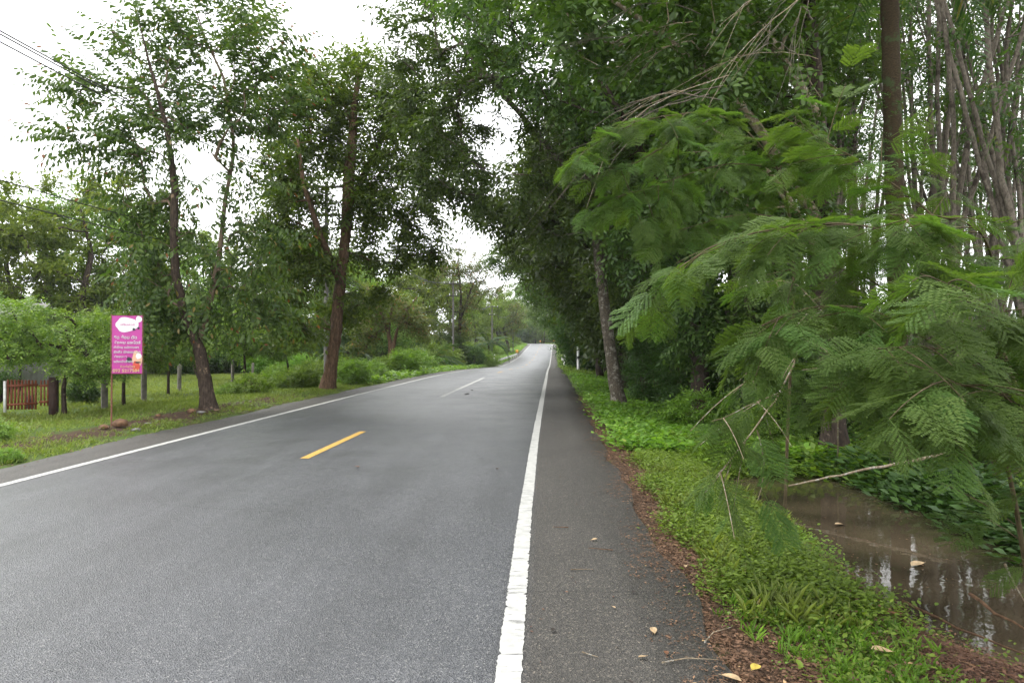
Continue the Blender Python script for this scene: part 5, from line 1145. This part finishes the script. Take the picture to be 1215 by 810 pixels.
cover('far_verge_grass', 'grass strip along the far right road edge', T_wfar, M['weed'], 5500, 1.05, 6.5, 40, 215, 1.7, lambda u, y: sstep(1.0, 1.5, u), 1.35)
# leaf litter
T_lit = []
for _ in range(6):
    n = 5; V0, F0, v0 = tuft(TR, n, .006, .05, .9, .05, .12, 'dia'); V1, F1, v1 = tuft(TR, 3, .006, .09, .12, .05, .1, 'dia'); T_lit.append((np.vstack([V0, V1]), np.vstack([F0, F1+len(V0)]), np.concatenate([v0, v1])))
cover('leaf_litter', 'brown dead leaves and twigs drifted along the asphalt edge', T_lit, M['litter'], 13000, .55, 2.4, 2.4, 24, .62, lambda u, y: np.clip(np.exp(-((u-1.22-.09*bumps(u, y, 2))/(.27+.25*sstep(4.6, 3.8, y)))**2)*np.clip(.55+.8*bumps(u*.7, y, 1.9), .05, 1)+.01, 0, 1), 1.4, dz=.012)
cover('leaf_litter', 'wet brown leaf litter on the muddy bank at the lower right', T_lit, M['litter'], 5200, 1.2, 4.2, 2.2, 5.6, .62, lambda u, y: np.clip(litf(u, y)+.18, 0, 1)*(1-wetf(u, y)), 1.0, dz=.012)
cover('leaf_litter', 'dead leaves on the shaded forest floor', T_lit, M['litter'], 3500, 4.2, 12, 4, 22, 1.5, None, 1.0, dz=.012)
cover('leaf_litter', 'dry leaves and crumbs strewn over the left verge', T_lit, M['litter'], 2200, -10.5, -7.4, 8.5, 26, .8, lambda u, y: np.clip(.4+bumps(u, y, 1.7), 0, 1), 1.1, dz=.02)
cover('leaf_litter', 'dead leaves caught among the right verge weeds', T_lit, M['litter'], 900, 1.2, 2.9, 2.6, 13, .6, lambda u, y: np.clip(.3+bumps(u, y, 2), 0, 1), 1.3, dz=.07)
cover('verge_grass', 'taller grass clumps among the right verge weeds', T_grass, M['grass'], 900, 1.25, 2.7, 4.2, 14, .95, lambda u, y: np.clip(-.1+1.6*bumps(u*1.5, y, 2.7), 0, 1), 1.2)
def flat_scatter(name, label, n, u0, u1, y0, y1, dens, scale, tmpl=T_lit, z0=.006):
    y = y0+(y1-y0)*gr.rand(n*3)**1.6; u = gr.uniform(u0, u1, n*3); m = gr.rand(len(y)) < dens(u, y); u, y = u[m][:n], y[m][:n]; x = u+road_x(y); th = gr.uniform(0, 6.28, len(x))
    V, F, v = place(gr, tmpl, np.stack([x, y, road_z(y)+z0], 1), np.stack([np.cos(th), np.sin(th), 0*th], 1), scale, up_j=.05, smin=.3, smax=1.0, vmix=.6); tag(link(name, mesh_np(name, V, [F], M['litter'], var=v), kind='stuff'), label)
_fy = gr.uniform(4.8, 10, 260); _fu = gr.uniform(2.5, 4.5, 260); _ft = gr.uniform(0, 6.28, 260); one0 = [tuft(TR, 1, .002, .035, w, .0, .05, 'dia') for w in (.9, .3, .6)]
V, F, v = place(gr, one0, np.stack([_fu+road_x(_fy), _fy, 0*_fy+WZ+.004], 1), np.stack([np.cos(_ft), np.sin(_ft), 0*_ft], 1), 1.0, up_j=.02, smin=.2, smax=1.2, vmix=.6)
tag(link('floating_debris', mesh_np('floating_debris', V, [F], M['litter'], var=v), kind='stuff'), 'leaf crumbs floating on the muddy puddle')
one = [tuft(TR, 1, .002, .035, w, .0, .1, 'dia') for w in (.9, .25, .15, .7)]
flat_scatter('scattered_debris', 'leaf crumbs scattered over the right shoulder', 900, -.1, 1.0, 2.2, 26, lambda u, y: np.clip(.15+.85*sstep(.2, 1.0, u)**2, 0, 1), 1.0, one)
flat_scatter('leaf_litter', 'litter washed onto the outer edge of the asphalt', 3200, .2, 1.05, 2.4, 24, lambda u, y: sstep(.5, 1.0, u+.15*bumps(u, y, 3))**2*np.clip(.35+1.1*bumps(u*.7, y, 1.9), 0, 1), .55, T_lit)
flat_scatter('scattered_debris', 'leaf crumbs along the left edge of the asphalt', 500, -7.4, -6.7, 9, 30, lambda u, y: sstep(-6.9, -7.35, u), 1.5, one)
print('objects', len(bpy.data.objects))

# ------------------------------------------------------------------ damp air
hm = bpy.data.materials.new('haze'); hm.use_nodes = True; hn = hm.node_tree.nodes; hn.clear()
ho = hn.new('ShaderNodeOutputMaterial'); hv = hn.new('ShaderNodeVolumePrincipled'); hv.inputs['Color'].default_value = (.93, .96, 1, 1); hv.inputs['Density'].default_value = .0003
hm.node_tree.links.new(hv.outputs[0], ho.inputs['Volume'])
mb = MB(); mb.box((0, 190, 13), (700, 560, 44)); hz_ = mb.build('haze', hm, kind='stuff')
